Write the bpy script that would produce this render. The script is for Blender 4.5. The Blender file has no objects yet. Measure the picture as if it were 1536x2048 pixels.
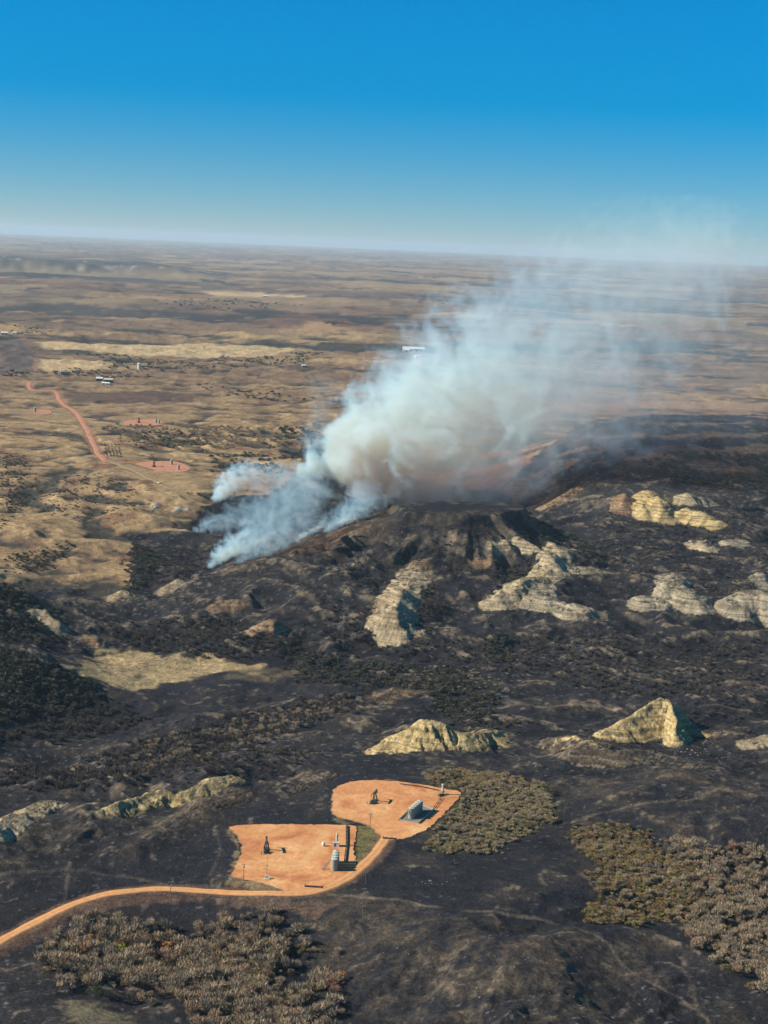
import bpy, math, random
import numpy as np
from mathutils import Matrix, Vector

sc = bpy.context.scene
R = math.radians
# ------------------------------------------------------------------ camera
FPX, CX, CY = 3400.0, 768.0, 1024.0          # focal length and centre, in pixels of the 1536 x 2048 photograph
CAM_Z, PITCH, ROLL = 330.0, R(8.95), R(2.42)
cam = bpy.data.cameras.new('camera'); cam_ob = bpy.data.objects.new('camera', cam)
sc.collection.objects.link(cam_ob); sc.camera = cam_ob
cam.sensor_fit = 'VERTICAL'; cam.sensor_height = 24.0; cam.lens = 24.0 * FPX / 2048.0
cam.clip_start = 1.0; cam.clip_end = 300000.0
CAM_M = Matrix.Rotation(math.pi / 2 - PITCH, 3, 'X') @ Matrix.Rotation(ROLL, 3, 'Z')
cam_ob.matrix_world = Matrix.Translation((0, 0, CAM_Z)) @ CAM_M.to_4x4()
# ------------------------------------------------------------------ sky, sun, exposure
SUN_EL, SUN_AZ = R(32.0), R(-96.0)           # azimuth from +Y (view direction) towards +X: the sun stands on the left
world = bpy.data.worlds.new('World'); sc.world = world; world.use_nodes = True
wn = world.node_tree.nodes; wl = world.node_tree.links
bgn = wn['Background']
sky = wn.new('ShaderNodeTexSky'); sky.sky_type = 'NISHITA'; sky.sun_disc = False
sky.sun_elevation = SUN_EL; sky.sun_rotation = SUN_AZ
sky.altitude = 3500.0; sky.air_density = 1.0; sky.dust_density = 0.0; sky.ozone_density = 7.0
hsv = wn.new('ShaderNodeHueSaturation'); hsv.inputs['Saturation'].default_value = 1.40; hsv.inputs['Hue'].default_value = .489
wl.new(sky.outputs[0], hsv.inputs['Color']); 
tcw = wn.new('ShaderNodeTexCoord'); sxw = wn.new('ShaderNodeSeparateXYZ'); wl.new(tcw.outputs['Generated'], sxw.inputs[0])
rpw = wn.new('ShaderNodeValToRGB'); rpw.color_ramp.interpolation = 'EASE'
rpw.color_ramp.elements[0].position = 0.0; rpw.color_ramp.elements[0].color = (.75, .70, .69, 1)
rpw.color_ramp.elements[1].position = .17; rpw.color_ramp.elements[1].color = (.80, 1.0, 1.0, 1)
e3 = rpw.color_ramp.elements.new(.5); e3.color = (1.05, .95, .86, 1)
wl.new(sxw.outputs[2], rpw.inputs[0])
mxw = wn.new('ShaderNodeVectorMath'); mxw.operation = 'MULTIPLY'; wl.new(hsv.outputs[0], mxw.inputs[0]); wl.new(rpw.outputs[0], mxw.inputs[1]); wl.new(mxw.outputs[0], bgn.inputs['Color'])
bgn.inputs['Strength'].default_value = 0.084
sun = bpy.data.lights.new('sun', 'SUN'); sun.energy = 4.8; sun.angle = R(0.53); sun.color = (1.0, 0.92, 0.79)
sun_ob = bpy.data.objects.new('sun', sun); sc.collection.objects.link(sun_ob)
SUN_DIR = Vector((math.sin(SUN_AZ) * math.cos(SUN_EL), math.cos(SUN_AZ) * math.cos(SUN_EL), math.sin(SUN_EL)))
sun_ob.rotation_euler = SUN_DIR.to_track_quat('Z', 'Y').to_euler()
sun_ob.location = (-800, 600, 900)
sc.view_settings.view_transform = 'Standard'; sc.view_settings.look = 'None'
sc.view_settings.gamma = 1.0; sc.view_settings.use_curve_mapping = False
sc.view_settings.exposure = 0.6
sc.cycles.volume_bounces = 6; sc.cycles.max_bounces = 10; sc.cycles.diffuse_bounces = 2
sc.cycles.use_denoising = True
random.seed(7); RNG = np.random.default_rng(11)

# ------------------------------------------------------------------ noise
_pr = np.random.default_rng(3).permutation(256)
PERM = np.concatenate([_pr, _pr, _pr]).astype(np.int32)
_an = np.random.default_rng(4).random(256) * 2 * np.pi
G2X, G2Y = np.cos(_an).astype(np.float32), np.sin(_an).astype(np.float32)
_g3 = np.random.default_rng(5).normal(size=(256, 3)); _g3 /= np.linalg.norm(_g3, axis=1)[:, None]
G3 = _g3.astype(np.float32)

def perlin(x, y, seed=0):
    x = np.asarray(x, np.float64) + seed * 17.31; y = np.asarray(y, np.float64) - seed * 9.77
    xi = np.floor(x).astype(np.int64); yi = np.floor(y).astype(np.int64)
    xf = (x - xi).astype(np.float32); yf = (y - yi).astype(np.float32)
    xi &= 255; yi &= 255
    u = xf * xf * xf * (xf * (xf * 6 - 15) + 10); v = yf * yf * yf * (yf * (yf * 6 - 15) + 10)
    def g(ix, iy, dx, dy):
        h = PERM[PERM[ix] + iy]
        return G2X[h] * dx + G2Y[h] * dy
    x1 = (xi + 1) & 255; y1 = (yi + 1) & 255
    a = g(xi, yi, xf, yf); b = g(x1, yi, xf - 1, yf); c = g(xi, y1, xf, yf - 1); d = g(x1, y1, xf - 1, yf - 1)
    a = a + u * (b - a); c = c + u * (d - c)
    return (a + v * (c - a)) * 1.5

def fbm(x, y, octs=4, seed=0, gain=0.5):
    s = 0; a = 1.0; t = 0
    for o in range(octs):
        s = s + a * perlin(x * 2 ** o, y * 2 ** o, seed + o * 3); t += a; a *= gain
    return s / t

def ridged(x, y, octs=4, seed=0, gain=0.5):
    s = 0; a = 1.0; t = 0
    for o in range(octs):
        s = s + a * (1 - np.abs(perlin(x * 2 ** o, y * 2 ** o, seed + o * 3)) * 1.6); t += a; a *= gain
    return s / t

def perlin3(p, seed=0):
    p = p + np.array([seed * 13.7, seed * 5.1, -seed * 7.3])
    i = np.floor(p).astype(np.int32); f = (p - i).astype(np.float32); i &= 255
    u = f * f * f * (f * (f * 6 - 15) + 10)
    j = (i + 1) & 255
    def g(ax, ay, az):
        X = j[:, 0] if ax else i[:, 0]; Y = j[:, 1] if ay else i[:, 1]; Z = j[:, 2] if az else i[:, 2]
        h = PERM[PERM[PERM[X] + Y] + Z]; q = G3[h]
        return q[:, 0] * (f[:, 0] - ax) + q[:, 1] * (f[:, 1] - ay) + q[:, 2] * (f[:, 2] - az)
    def lx(ay, az):
        a = g(0, ay, az); return a + u[:, 0] * (g(1, ay, az) - a)
    def ly(az):
        a = lx(0, az); return a + u[:, 1] * (lx(1, az) - a)
    a = ly(0)
    return (a + u[:, 2] * (ly(1) - a)) * 1.5

def sstep(a, b, x):
    t = np.clip((x - a) / (b - a), 0, 1); return t * t * (3 - 2 * t)

# ------------------------------------------------------------------ the land as one fan-shaped height field
rows = [300.0]
while rows[-1] < 90000:
    r = rows[-1]
    if r < 600: d = 12.0 if r < 560 else 4.0
    elif r < 2400: d = max(1.0, r * 0.00135)
    elif r < 6000: d = r * (0.00135 + 0.0050 * (r - 2400) / 3600)
    else: d = r * 0.0085
    rows.append(r + d)
ROW = np.array(rows); LNR = np.log(ROW)
th_in = np.linspace(R(-14.5), R(14.5), 545)
th_out = R(14.5) + (np.linspace(0, 1, 40)[1:] ** 1.5) * R(24)
COL = np.concatenate([-th_out[::-1], th_in, th_out])
NR, NC = len(ROW), len(COL)
TH, LR = np.meshgrid(COL, LNR)                 # NR x NC
RR = np.exp(LR); X = RR * np.sin(TH); Y = RR * np.cos(TH)

def ray(px, py):
    d = CAM_M @ Vector(((px - CX) / FPX, -(py - CY) / FPX, -1.0))
    return d
def on_plane(px, py, z):
    d = ray(px, py); t = (z - CAM_Z) / d.z
    return d.x * t, d.y * t
def at_range(px, py, r):
    d = ray(px, py); t = r / math.hypot(d.x, d.y)
    return np.array((d.x * t, d.y * t, CAM_Z + d.z * t))
def hit(px, py, field, h=0.0):
    """first place along the line of sight where the land (plus h) is met: a real ground point x, y, z"""
    d = ray(px, py); th = math.atan2(d.x, d.y); sl = d.z / math.hypot(d.x, d.y)
    c = int(np.clip(np.searchsorted(COL, th) - 1, 0, NC - 2)); f = (th - COL[c]) / (COL[c + 1] - COL[c])
    prof = field[:, c] * (1 - f) + field[:, c + 1] * f + h
    zz = CAM_Z + ROW * sl
    k = np.nonzero(prof >= zz)[0]
    k = int(k[0]) if len(k) else NR - 2
    k = max(k, 1)
    a = zz[k - 1] - prof[k - 1]; b = zz[k] - prof[k]
    t = a / (a - b) if a != b else 0.5
    t = min(max(t, 0), 1)
    r = ROW[k - 1] + t * (ROW[k] - ROW[k - 1])
    return r * math.sin(th), r * math.cos(th), CAM_Z + r * sl
def polar(x, y):
    return np.arctan2(x, y), np.log(np.hypot(x, y))
def height_at(x, y):
    """land height at world points (arrays)"""
    x = np.atleast_1d(np.asarray(x, float)); y = np.atleast_1d(np.asarray(y, float))
    t, l = polar(x, y)
    c = np.clip(np.searchsorted(COL, t) - 1, 0, NC - 2); k = np.clip(np.searchsorted(LNR, l) - 1, 0, NR - 2)
    f = (t - COL[c]) / (COL[c + 1] - COL[c]); g = (np.exp(l) - ROW[k]) / (ROW[k + 1] - ROW[k])
    f = np.clip(f, 0, 1); g = np.clip(g, 0, 1)
    return (H[k, c] * (1 - f) + H[k, c + 1] * f) * (1 - g) + (H[k + 1, c] * (1 - f) + H[k + 1, c + 1] * f) * g

# broad shape: photographed spots with their elevation and roughness
CTRL = [
 (-200,2100,-5,3),(100,2040,-1,2),(250,2010,-7,2),(450,2000,-14,2),(700,2040,-12,2),(900,2040,-6,3),(1100,2000,3,3),(1300,2040,0,3),(1536,2040,-8,3),(1750,2000,-5,4),
 (0,1960,-6,2),(150,1930,-11,2),(350,1900,-13,1.5),(550,1920,-12,2),(700,1880,-5,2),(900,1880,3,2),(1100,1860,1,2),(1300,1850,-9,2),(1500,1900,-14,2),
 (0,1870,-8,.5),(100,1825,-6,.5),(200,1788,-4,.5),(340,1775,-2,.5),(500,1785,-1,.4),(620,1785,0,.3),(300,1830,-6,1),(500,1840,-5,1),
 (460,1650,0,.2),(580,1700,0,.2),(690,1650,0,.2),(700,1740,0,.2),(480,1750,0,.3),(670,1580,0,.2),(790,1560,0,.2),(910,1580,0,.3),(790,1670,0,.3),(740,1690,0,.2),(640,1640,-.5,.3),
 (850,1740,-1,1),(1000,1750,0,1),(1150,1740,-3,1),(1000,1620,-5,1),(900,1540,-6,1.5),(1080,1560,-4,2),(1250,1600,3,2),(1400,1560,5,2),(1450,1650,2,2),(1300,1700,-5,2),(1500,1720,-6,2.5),(1650,1600,8,3),
 (400,1700,0,1),(250,1700,0,2),(100,1720,-1,2),(0,1700,1,3),(-150,1700,3,3),
 (450,1620,1,2),(300,1620,2,2.5),(150,1640,2,3),(0,1650,3,3),(560,1560,1,2.5),(640,1540,0,1),
 (0,1540,-18,3),(200,1530,-16,3),(400,1500,-16,3),(550,1490,-12,2),(700,1500,-10,2),(900,1510,-10,2),
 (100,1450,-22,2),(300,1430,-22,2),(500,1420,-18,2.5),(650,1400,-18,3),(800,1380,-18,2),(1000,1400,-14,2),(1150,1430,-12,2),(1400,1480,-8,2),(1536,1450,-8,3),
 (300,1340,-20,1),(450,1330,-18,1),(600,1300,-14,4),(750,1310,-14,3),(900,1290,-11,3),(1050,1290,-11,3),(1200,1300,-10,3),(1400,1300,-9,3),(1536,1300,-8,3),(1700,1300,-5,4),
 (-40,1160,24,3),(40,1185,14,3),(140,1235,-3,3),(0,1260,6,3),(-30,1295,10,3),(80,1330,3,3),(190,1380,-16,2),(0,1410,-10,3),(90,1400,-15,3),(-150,1300,14,4),
 (230,1235,-10,3),(350,1240,-8,3),(480,1235,-5,4),(600,1205,2,4),(750,1255,-6,3),(680,1185,7,4),
 (260,1150,3,2),(330,1125,5,2),(420,1145,8,3),(500,1130,14,3),(570,1103,20,3),(650,1075,28,3),(720,1050,36,3),
 (450,1060,6,2),(550,1035,2,2),(400,1015,20,2),(500,992,18,1.5),(600,985,14,2),(700,990,2,2),(340,1085,8,2),
 (0,1130,10,2),(100,1150,5,2),(200,1170,-1,2),(100,1080,16,2.5),(0,1050,20,3),(200,1050,18,2.5),(330,1050,17,2.5),(330,1000,26,2),(200,980,26,3),(50,980,24,3),(0,920,27,2),(150,920,30,2),(210,915,32,1),(330,935,30,.4),(430,977,28,.8),(450,930,21,3),(550,930,24,2),(-150,1000,24,3),
 (300,845,28,.6),(100,825,28,.8),(120,780,28,2),(400,885,22,3),(550,860,24,3),(700,850,24,3),(0,860,31,2),
 (780,1130,17,4),(900,1130,18,4),(1040,1100,17,4),(1180,1110,12,3),(1150,1060,9,3),(1250,1110,6,3),(1100,1240,-5,3),(900,1245,-6,3),(1300,1240,-5,3),(1450,1250,-6,3),(1300,1165,5,3),(1450,1150,6,3),(1536,1110,9,3),(1400,1080,11,3),
 (800,1180,6,4),(950,1190,4,4),(1150,1180,4,3),
 (1200,1050,13,3),(1300,1050,13,3),(1450,1060,13,3),(1536,1050,15,3),(1300,968,39,2),(1400,962,40,2),(1500,970,38,2),(1200,990,30,3),(1100,1012,8,3),(1000,992,0,3),(1700,970,38,3),
 (1350,920,60,1.5),(1500,900,66,1.5),(1250,880,72,1.5),(1400,836,90,.5),(1220,836,86,.6),(1530,834,91,.5),(1300,835,89,.5),(1400,870,80,1),(1180,852,76,1),(1130,890,58,3),(1070,935,36,3),(1010,970,14,3),(1010,930,8,2),(1060,890,12,2),(1095,858,14,2),(1700,838,90,1),
 (1000,800,25,2),(800,780,25,2),(1250,812,20,1),(1400,814,20,1),(1536,808,20,2),(1700,806,20,2),(500,760,25,3),(300,745,25,3),(0,740,25,3),(100,700,25,3),(600,700,25,3),(1000,700,25,3),(1400,700,25,3),(-300,800,25,3),(1850,900,35,3),(-300,1400,0,4),(1850,1300,0,4)]
cp = np.array(CTRL, float)
cp[:, 3] *= np.where((cp[:, 0] < 470) & (cp[:, 1] < 1165), .85, 1.0)      # the grassland rolls gently
cxy = np.array([on_plane(a, b, z) for a, b, z, _ in CTRL])
cu = np.stack(polar(cxy[:, 0], cxy[:, 1]), 1)
def kern(d2):
    return 0.5 * d2 * np.log(d2 + 1e-12)
n = len(cu); A = np.zeros((n + 3, n + 3))
D2 = ((cu[:, None] - cu[None]) ** 2).sum(-1)
A[:n, :n] = kern(D2) + np.eye(n) * 2e-5
Pm = np.concatenate([np.ones((n, 1)), cu], 1); A[:n, n:] = Pm; A[n:, :n] = Pm.T
rhs = np.zeros((n + 3, 2)); rhs[:n] = cp[:, 2:4]
wts = np.linalg.solve(A, rhs)
# evaluate on a coarser lattice and interpolate
ksel = np.unique(np.concatenate([np.arange(0, NR, 6), [NR - 1]])); csel = np.unique(np.concatenate([np.arange(0, NC, 4), [NC - 1]]))
lu = np.minimum(LNR[ksel], math.log(7000)); gu, gv = np.meshgrid(COL[csel], lu); gu = np.clip(gu, R(-24), R(24))
pts = np.stack([gu.ravel(), gv.ravel()], 1)
ev = np.concatenate([kern(((c[:, None] - cu[None]) ** 2).sum(-1)) @ wts[:n] + wts[n] + c @ wts[n + 1:] for c in np.array_split(pts, 60)])
ev = ev.reshape(len(ksel), len(csel), 2)
def up(a):
    t = np.stack([np.interp(COL, COL[csel], q) for q in a])
    return np.stack([np.interp(LNR, LNR[ksel], t[:, j]) for j in range(NC)], 1)
M0 = up(ev[..., 0]); AMP = np.clip(up(ev[..., 1]), 0.15, 5)
farw = sstep(4200, 7500, RR)
M0 = M0 * (1 - farw) + 25 * farw; AMP = AMP * (1 - farw) + 2.0 * farw
np.clip(M0, -30, 98, out=M0)
wx = X + 25 * fbm(X / 90, Y / 90, 2, 50); wy = Y + 25 * fbm(X / 90, Y / 90, 2, 60)
near = sstep(9000, 4000, RR)
rg = ridged(wx / 110, wy / 110, 5, 1, 0.48)
H = M0 + AMP * 4.2 * (rg - 0.62) * near + AMP * 2.0 * fbm(wx / 60, wy / 60, 4, 20) * near
GRASSY = sstep(R(-4.2), R(-6.0), TH) * sstep(1620, 1820, RR)
H += sstep(1.2, 3.0, AMP) * 2.6 * (ridged(wx / 38, wy / 38, 4, 27, .5) - .62) * sstep(4500, 2500, RR) * (1 - .8 * GRASSY)
H -= GRASSY * sstep(5200, 3200, RR) * 4.0 * sstep(.55, .95, ridged(wx / 210, wy / 150, 3, 29, .5))        # draws cut into the range land
# far country: long swells, low scarps and draws
fx = X / 1000; fy = Y / 1000
swell = fbm(fx / 2.1 + .3 * perlin(fx / 3, fy / 3, 9), fy / 1.5, 5, 30, .52)
roll = ridged(fx / .75, fy / .55, 4, 33, .5)
fa = sstep(3200, 6500, RR)
H += fa * (46 * swell + 34 * (roll - .6)) * (1 + .6 * sstep(12000, 40000, RR))
FARN = fa * swell
# badlands rim far off on the left
scx, scy = polar(*on_plane(150, 545, 25)); 
rim = sstep(scy - .02, scy + .02, LR + .03 * fbm(TH * 40, LR * 8, 3, 71)) * sstep(scy + .35, scy + .06, LR)
rimw = sstep(R(-5.5), R(-8.5), TH + R(1.2) * fbm(TH * 30, LR * 5, 3, 72))
H += 70 * rim * rimw
MAC = H.copy()

# -------------------------------------------------- landforms: clay buttes, ridges, the flat-topped mesa
CLAY = np.zeros((NR, NC)); CLC = np.zeros((NR, NC, 3)); FH = np.zeros((NR, NC))
YEL = np.array((.46, .340, .150)); GRY = np.array((.30, .250, .165)); PAL = np.array((.38, .300, .180)); ORA = np.array((.27, .165, .085)); BRN = np.array((.12, .088, .058))

def crest(pts):
    return [hit(px, py, MAC, h)[:2] + (h,) for px, py, h in pts]
def ridge(pts, wleft, wright, col, clay=1.0, p=1.0, rill=.42, lam=6.0, seed=0, world=False, dome=False):
    c = pts if world else crest(pts)
    c = np.array(c); wm = max(wleft, wright) * 1.5
    th, lr = polar(c[:, 0], c[:, 1]); rm = np.exp(lr.min())
    k0, k1 = np.searchsorted(LNR, [math.log(np.exp(lr.min()) - wm - 5), math.log(np.exp(lr.max()) + wm + 5)])
    c0, c1 = np.searchsorted(COL, [th.min() - (wm + 5) / rm, th.max() + (wm + 5) / rm])
    sl = (slice(max(k0, 0), k1), slice(max(c0, 0), c1))
    x, y = X[sl], Y[sl]
    xx = x + 2.5 * fbm(x / 14, y / 14, 3, seed + 80); yy = y + 2.5 * fbm(x / 14, y / 14, 3, seed + 85)
    best = np.full(x.shape, 1e9); bs = np.zeros(x.shape); bh = np.zeros(x.shape); side = np.zeros(x.shape); s0 = 0
    for a, b in zip(c[:-1], c[1:]):
        v = b[:2] - a[:2]; L = math.hypot(*v) + 1e-6
        t = np.clip(((xx - a[0]) * v[0] + (yy - a[1]) * v[1]) / L ** 2, 0, 1)
        d = np.hypot(xx - a[0] - t * v[0], yy - a[1] - t * v[1])
        cr = v[0] * (yy - a[1]) - v[1] * (xx - a[0])
        m = d < best
        best = np.where(m, d, best); bs = np.where(m, s0 + t * L, bs); bh = np.where(m, a[2] + t * (b[2] - a[2]), bh); side = np.where(m, cr / L, side)
        s0 += L
    sw = .5 + .5 * np.tanh(side / 4.0)
    w = wleft * sw + wright * (1 - sw)
    w = 1.15 * w * (.82 + .36 * (.5 + .5 * fbm(bs / 16, best * 0, 2, seed)))
    hmx = c[:, 2].max(); w = w * (.35 + .65 * np.clip(bh / hmx, 0, 1) ** .6)
    t = best / w
    ang = bs + .35 * best * np.sin(bs / 9)
    rl = ridged(ang / lam, best / (lam * 7), 4, seed + 5, .62) - .60
    if dome: rill = rill * .6
    prof = np.clip(1 - t ** 1.9, 0, 1) if dome else np.clip(1 - t, 0, 1) ** p
    prof = prof + rill * rl * 4 * np.clip(t, 0, 1) * np.clip(1 - t, 0, 1)
    prof = np.clip(prof, 0, 1.15)
    hump = .20 * bh * np.exp(-(best / (1.9 * w)) ** 2) * (1 + .35 * fbm(x / 22, y / 22, 3, seed + 60))
    crown_ = bh * prof; hgt = np.maximum(crown_, hump); bare = sstep(-.6, .8, crown_ - hump)
    f = FH[sl]; m = hgt > f
    FH[sl] = np.where(m, hgt, f)
    ck = clay * sstep(.02, .30, bare * .95 + .34 * fbm(x / 9, y / 9, 4, seed, .6) + .25 * rl - .05) * sstep(.05, .5, bare) * np.clip(hgt / 1.2, 0, 1)
    CLC[sl] = np.where((m & (ck > .02))[..., None], np.array(col)[None, None], CLC[sl])
    CLAY[sl] = np.where(m, ck, CLAY[sl])
    return c

def blur(a, k):
    c = np.cumsum(np.pad(a, ((k, k), (0, 0)), mode='edge'), 0); a = (c[2 * k:] - c[:-2 * k]) / (2 * k)
    c = np.cumsum(np.pad(a, ((0, 0), (k, k)), mode='edge'), 1); return (c[:, 2 * k:] - c[:, :-2 * k]) / (2 * k)
def mesa(poly, ztop, wd, seed=0):
    q = np.array([on_plane(a, b, ztop) for a, b in poly])
    th, lr = polar(q[:, 0], q[:, 1]); rm = np.exp(lr.min())
    k0, k1 = np.searchsorted(LNR, [math.log(np.exp(lr.min()) - wd * 1.5), math.log(np.exp(lr.max()) + wd * 1.5)])
    c0, c1 = np.searchsorted(COL, [th.min() - wd * 1.5 / rm, th.max() + wd * 1.5 / rm]); sl = (slice(k0, k1), slice(c0, c1))
    x, y = X[sl], Y[sl]; d = poly_dist(x + 6 * fbm(x / 35, y / 35, 3, seed), y + 6 * fbm(x / 35, y / 35, 3, seed + 4), q)
    bear = np.arctan2(y - q[:, 1].mean(), x - q[:, 0].mean()) * 60
    w = wd * (.8 + .5 * fbm(bear / 14, d / 90, 2, seed + 7))
    t = np.clip(d / w, 0, 1)
    fall = .80 * (1 - t) ** 1.3 + .20 * (1 - sstep(0, .07, t))
    fall = fall + .07 * (ridged(bear / 6, d / 60, 3, seed + 9) - .62) * 4 * t * (1 - t)
    fall = np.where(d <= 0, 1, np.clip(fall, 0, 1))
    sm_ = blur(H[sl], 14); wS = .85 * sstep(1.0, .55, t); H[sl] = H[sl] * (1 - wS) + sm_ * wS
    add = np.clip(ztop - H[sl], 0, None) * fall
    top = np.clip(sstep(12, -6, d), 0, 1)
    H[sl] = (H[sl] + add)
    H[sl] = H[sl] * (1 - top) + top * (ztop + .8 * fbm(x / 30, y / 30, 3, seed + 2))

def poly_dist(x, y, q):
    """signed distance to a polygon, negative inside"""
    d = np.full(x.shape, 1e18); inside = np.zeros(x.shape, bool)
    for i in range(len(q)):
        a = q[i]; b = q[(i + 1) % len(q)]; v = b - a; L2 = v @ v + 1e-9
        t = np.clip(((x - a[0]) * v[0] + (y - a[1]) * v[1]) / L2, 0, 1)
        d = np.minimum(d, (x - a[0] - t * v[0]) ** 2 + (y - a[1] - t * v[1]) ** 2)
        cr = ((a[1] > y) != (b[1] > y)) & (x < (b[0] - a[0]) * (y - a[1]) / (b[1] - a[1] + 1e-12) + a[0])
        inside ^= cr
    d = np.sqrt(d)
    return np.where(inside, -d, d)

mesa([(795,1008),(860,1003),(930,1002),(1000,1004),(1042,1009),(1052,1016),(1000,1026),(900,1028),(820,1024)], 58, 115, 3)
MAC = H.copy()
# the two yellow buttes and the low ridge between them
ridge([(762,1492,4),(800,1464,11),(845,1438,19),(880,1443,18),(925,1466,11),(978,1462,9),(1005,1486,3)], 24, 22, YEL, seed=1, lam=6)
ridge([(1195,1472,3),(1255,1436,13),(1318,1394,24),(1338,1400,23),(1365,1430,13),(1400,1462,4)], 22, 26, YEL, seed=2, lam=6, rill=.34)
ridge([(1340,1402,22),(1352,1440,17),(1350,1470,8)], 14, 10, YEL, seed=3, lam=5)
ridge([(1085,1484,3),(1115,1474,6),(1150,1470,8),(1190,1492,7),(1235,1505,6),(1290,1500,7),(1340,1512,5),(1420,1530,3)], 22, 26, BRN, .8, seed=4, lam=6, rill=.4)
ridge([(1105,1478,5),(1150,1470,8.6),(1195,1492,7.4)], 12, 17, YEL, .9, seed=5, lam=4, rill=.5)
# spur with the lit left face and shaded right face
ridge([(836,1142,5),(818,1165,8),(800,1190,12),(788,1212,17),(796,1236,15),(808,1246,10)], 22, 26, PAL, seed=6, lam=6)
# ledges and spurs right of the middle
ridge([(985,1092,2),(1030,1084,4),(1075,1094,2.5),(1110,1086,3.5),(1150,1100,2)], 8, 11, PAL, seed=7, lam=5)
ridge([(1120,1100,6),(1105,1130,10),(1065,1158,12),(1030,1176,14),(1000,1192,10)], 20, 24, PAL, seed=8, lam=6)
ridge([(1120,1118,6),(1165,1132,8),(1195,1138,3)], 22, 26, GRY, seed=9, lam=5)
ridge([(1085,1165,8),(1075,1188,12),(1110,1202,9),(1150,1210,12),(1180,1216,10)], 17, 20, GRY, dome=True, seed=10, lam=6)
# domes at the right
ridge([(1290,1198,7),(1312,1196,7)], 15, 17, GRY, dome=True, seed=11, lam=6)
ridge([(1345,1150,4),(1355,1180,12),(1375,1180,14),(1395,1200,9)], 22, 24, GRY, dome=True, seed=12, lam=6)
ridge([(1480,1205,10),(1505,1188,17),(1545,1190,18),(1590,1200,12)], 28, 30, GRY, dome=True, seed=13, lam=7)
ridge([(1395,1086,5),(1415,1090,6)], 14, 14, PAL, dome=True, seed=14, lam=5)
ridge([(1465,1080,6),(1485,1080,7)], 15, 14, GRY, dome=True, seed=15, lam=5)
ridge([(1300,985,12),(1318,1000,17),(1325,1020,10)], 28, 24, YEL, seed=16, lam=7, rill=.5)
ridge([(1285,1000,12),(1292,1020,10)], 18, 18, YEL, seed=17, lam=6, rill=.5)
ridge([(1375,985,8),(1400,992,9),(1415,1000,5)], 20, 22, PAL, .9, seed=18, lam=6, rill=.5)
ridge([(1375,1018,10),(1400,1022,12),(1425,1040,7)], 22, 22, YEL, dome=True, seed=19, lam=7, rill=.4)
ridge([(1250,985,9),(1245,1010,9)], 18, 16, ORA, .9, seed=20, lam=6)
ridge([(1530,1150,9),(1560,1160,9)], 20, 20, GRY, dome=True, seed=21, lam=6)
# outcrops down the plateau's left edge, behind the mesa
for i, (a, b, c2, d2, h) in enumerate([(1020,972,1045,962,7),(1075,945,1120,925,6),(1110,925,1145,915,6),(1040,985,1100,960,6),(1090,1010,1150,975,8),(1130,905,1170,890,5)]):
    ridge([(a, b, h * .6), ((a + c2) / 2, (b + d2) / 2, h), (c2, d2, h * .7)], 14, 14, ORA if i in (3, 4) else PAL, .75, seed=30 + i)
# pale crests along the ridge left of the well pads
ridge([(-30,1650,6),(20,1632,5),(60,1612,4),(110,1600,4),(118,1606,2)], 9, 13, PAL, .95, seed=22, lam=4, rill=.5)
ridge([(205,1622,2),(245,1602,5),(290,1586,6),(325,1578,6),(352,1590,3),(390,1574,3),(425,1556,5),(462,1550,4)], 8, 12, YEL, .85, seed=23, lam=4, rill=.5)
ridge([(340,1640,2),(400,1600,3),(470,1585,3)], 9, 14, BRN, .7, seed=24, lam=4, rill=.5)
ridge([(560,1575,2.5),(610,1545,4),(640,1540,3)], 9, 16, BRN, .8, seed=25, lam=4, rill=.5)
ridge([(500,1262,4),(530,1240,7),(548,1240,7)], 14, 12, ORA, .9, seed=26, lam=5)
ridge([(70,1222,5),(90,1218,9),(120,1244,6)], 12, 14, PAL, .7, seed=27, lam=5)
ridge([(165,1272,3),(190,1272,5)], 10, 12, ORA, .9, seed=28, lam=5)
ridge([(228,1195,4),(245,1180,7)], 10, 14, PAL, .7, seed=29, lam=4, rill=.5)
ridge([(325,1180,3),(350,1160,5)], 12, 12, PAL, .6, seed=40, lam=4, rill=.5)
ridge([(740,1400,3),(790,1375,6),(830,1380,4)], 16, 18, ORA, .5, seed=41)
ridge([(580,1105,3),(640,1082,4),(690,1068,5),(740,1050,6)], 10, 22, ORA, .15, seed=42, rill=.6, lam=6)
ridge([(830,1122,3),(850,1120,3)], 8, 10, ORA, .9, seed=46); ridge([(950,1124,3),(968,1122,3)], 8, 10, ORA, .9, seed=47)
ridge([(430,1210,3),(470,1200,4)], 10, 14, ORA, .6, seed=48, lam=4)
ridge([(1500,940,3),(1440,930,4),(1400,930,3)], 16, 20, BRN, .6, seed=49)
WHT = np.array((.55, .50, .40))
ridge([(300,1018,1.2),(312,1005,2)], 5, 5, WHT, 1.0, seed=51, rill=.8, lam=3); ridge([(345,1022,1),(358,1014,2),(372,1018,1.4)], 5, 5, WHT, 1.0, seed=52, rill=.9, lam=2.5)
ridge([(1510,1475,4),(1560,1465,6)], 14, 16, PAL, .7, seed=53, rill=.6)
H += FH
# small hummocks everywhere near
H += near * np.clip(AMP, .3, 2.2) * .32 * fbm(X / 9, Y / 9, 3, 90) * sstep(3500, 1500, RR)

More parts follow.
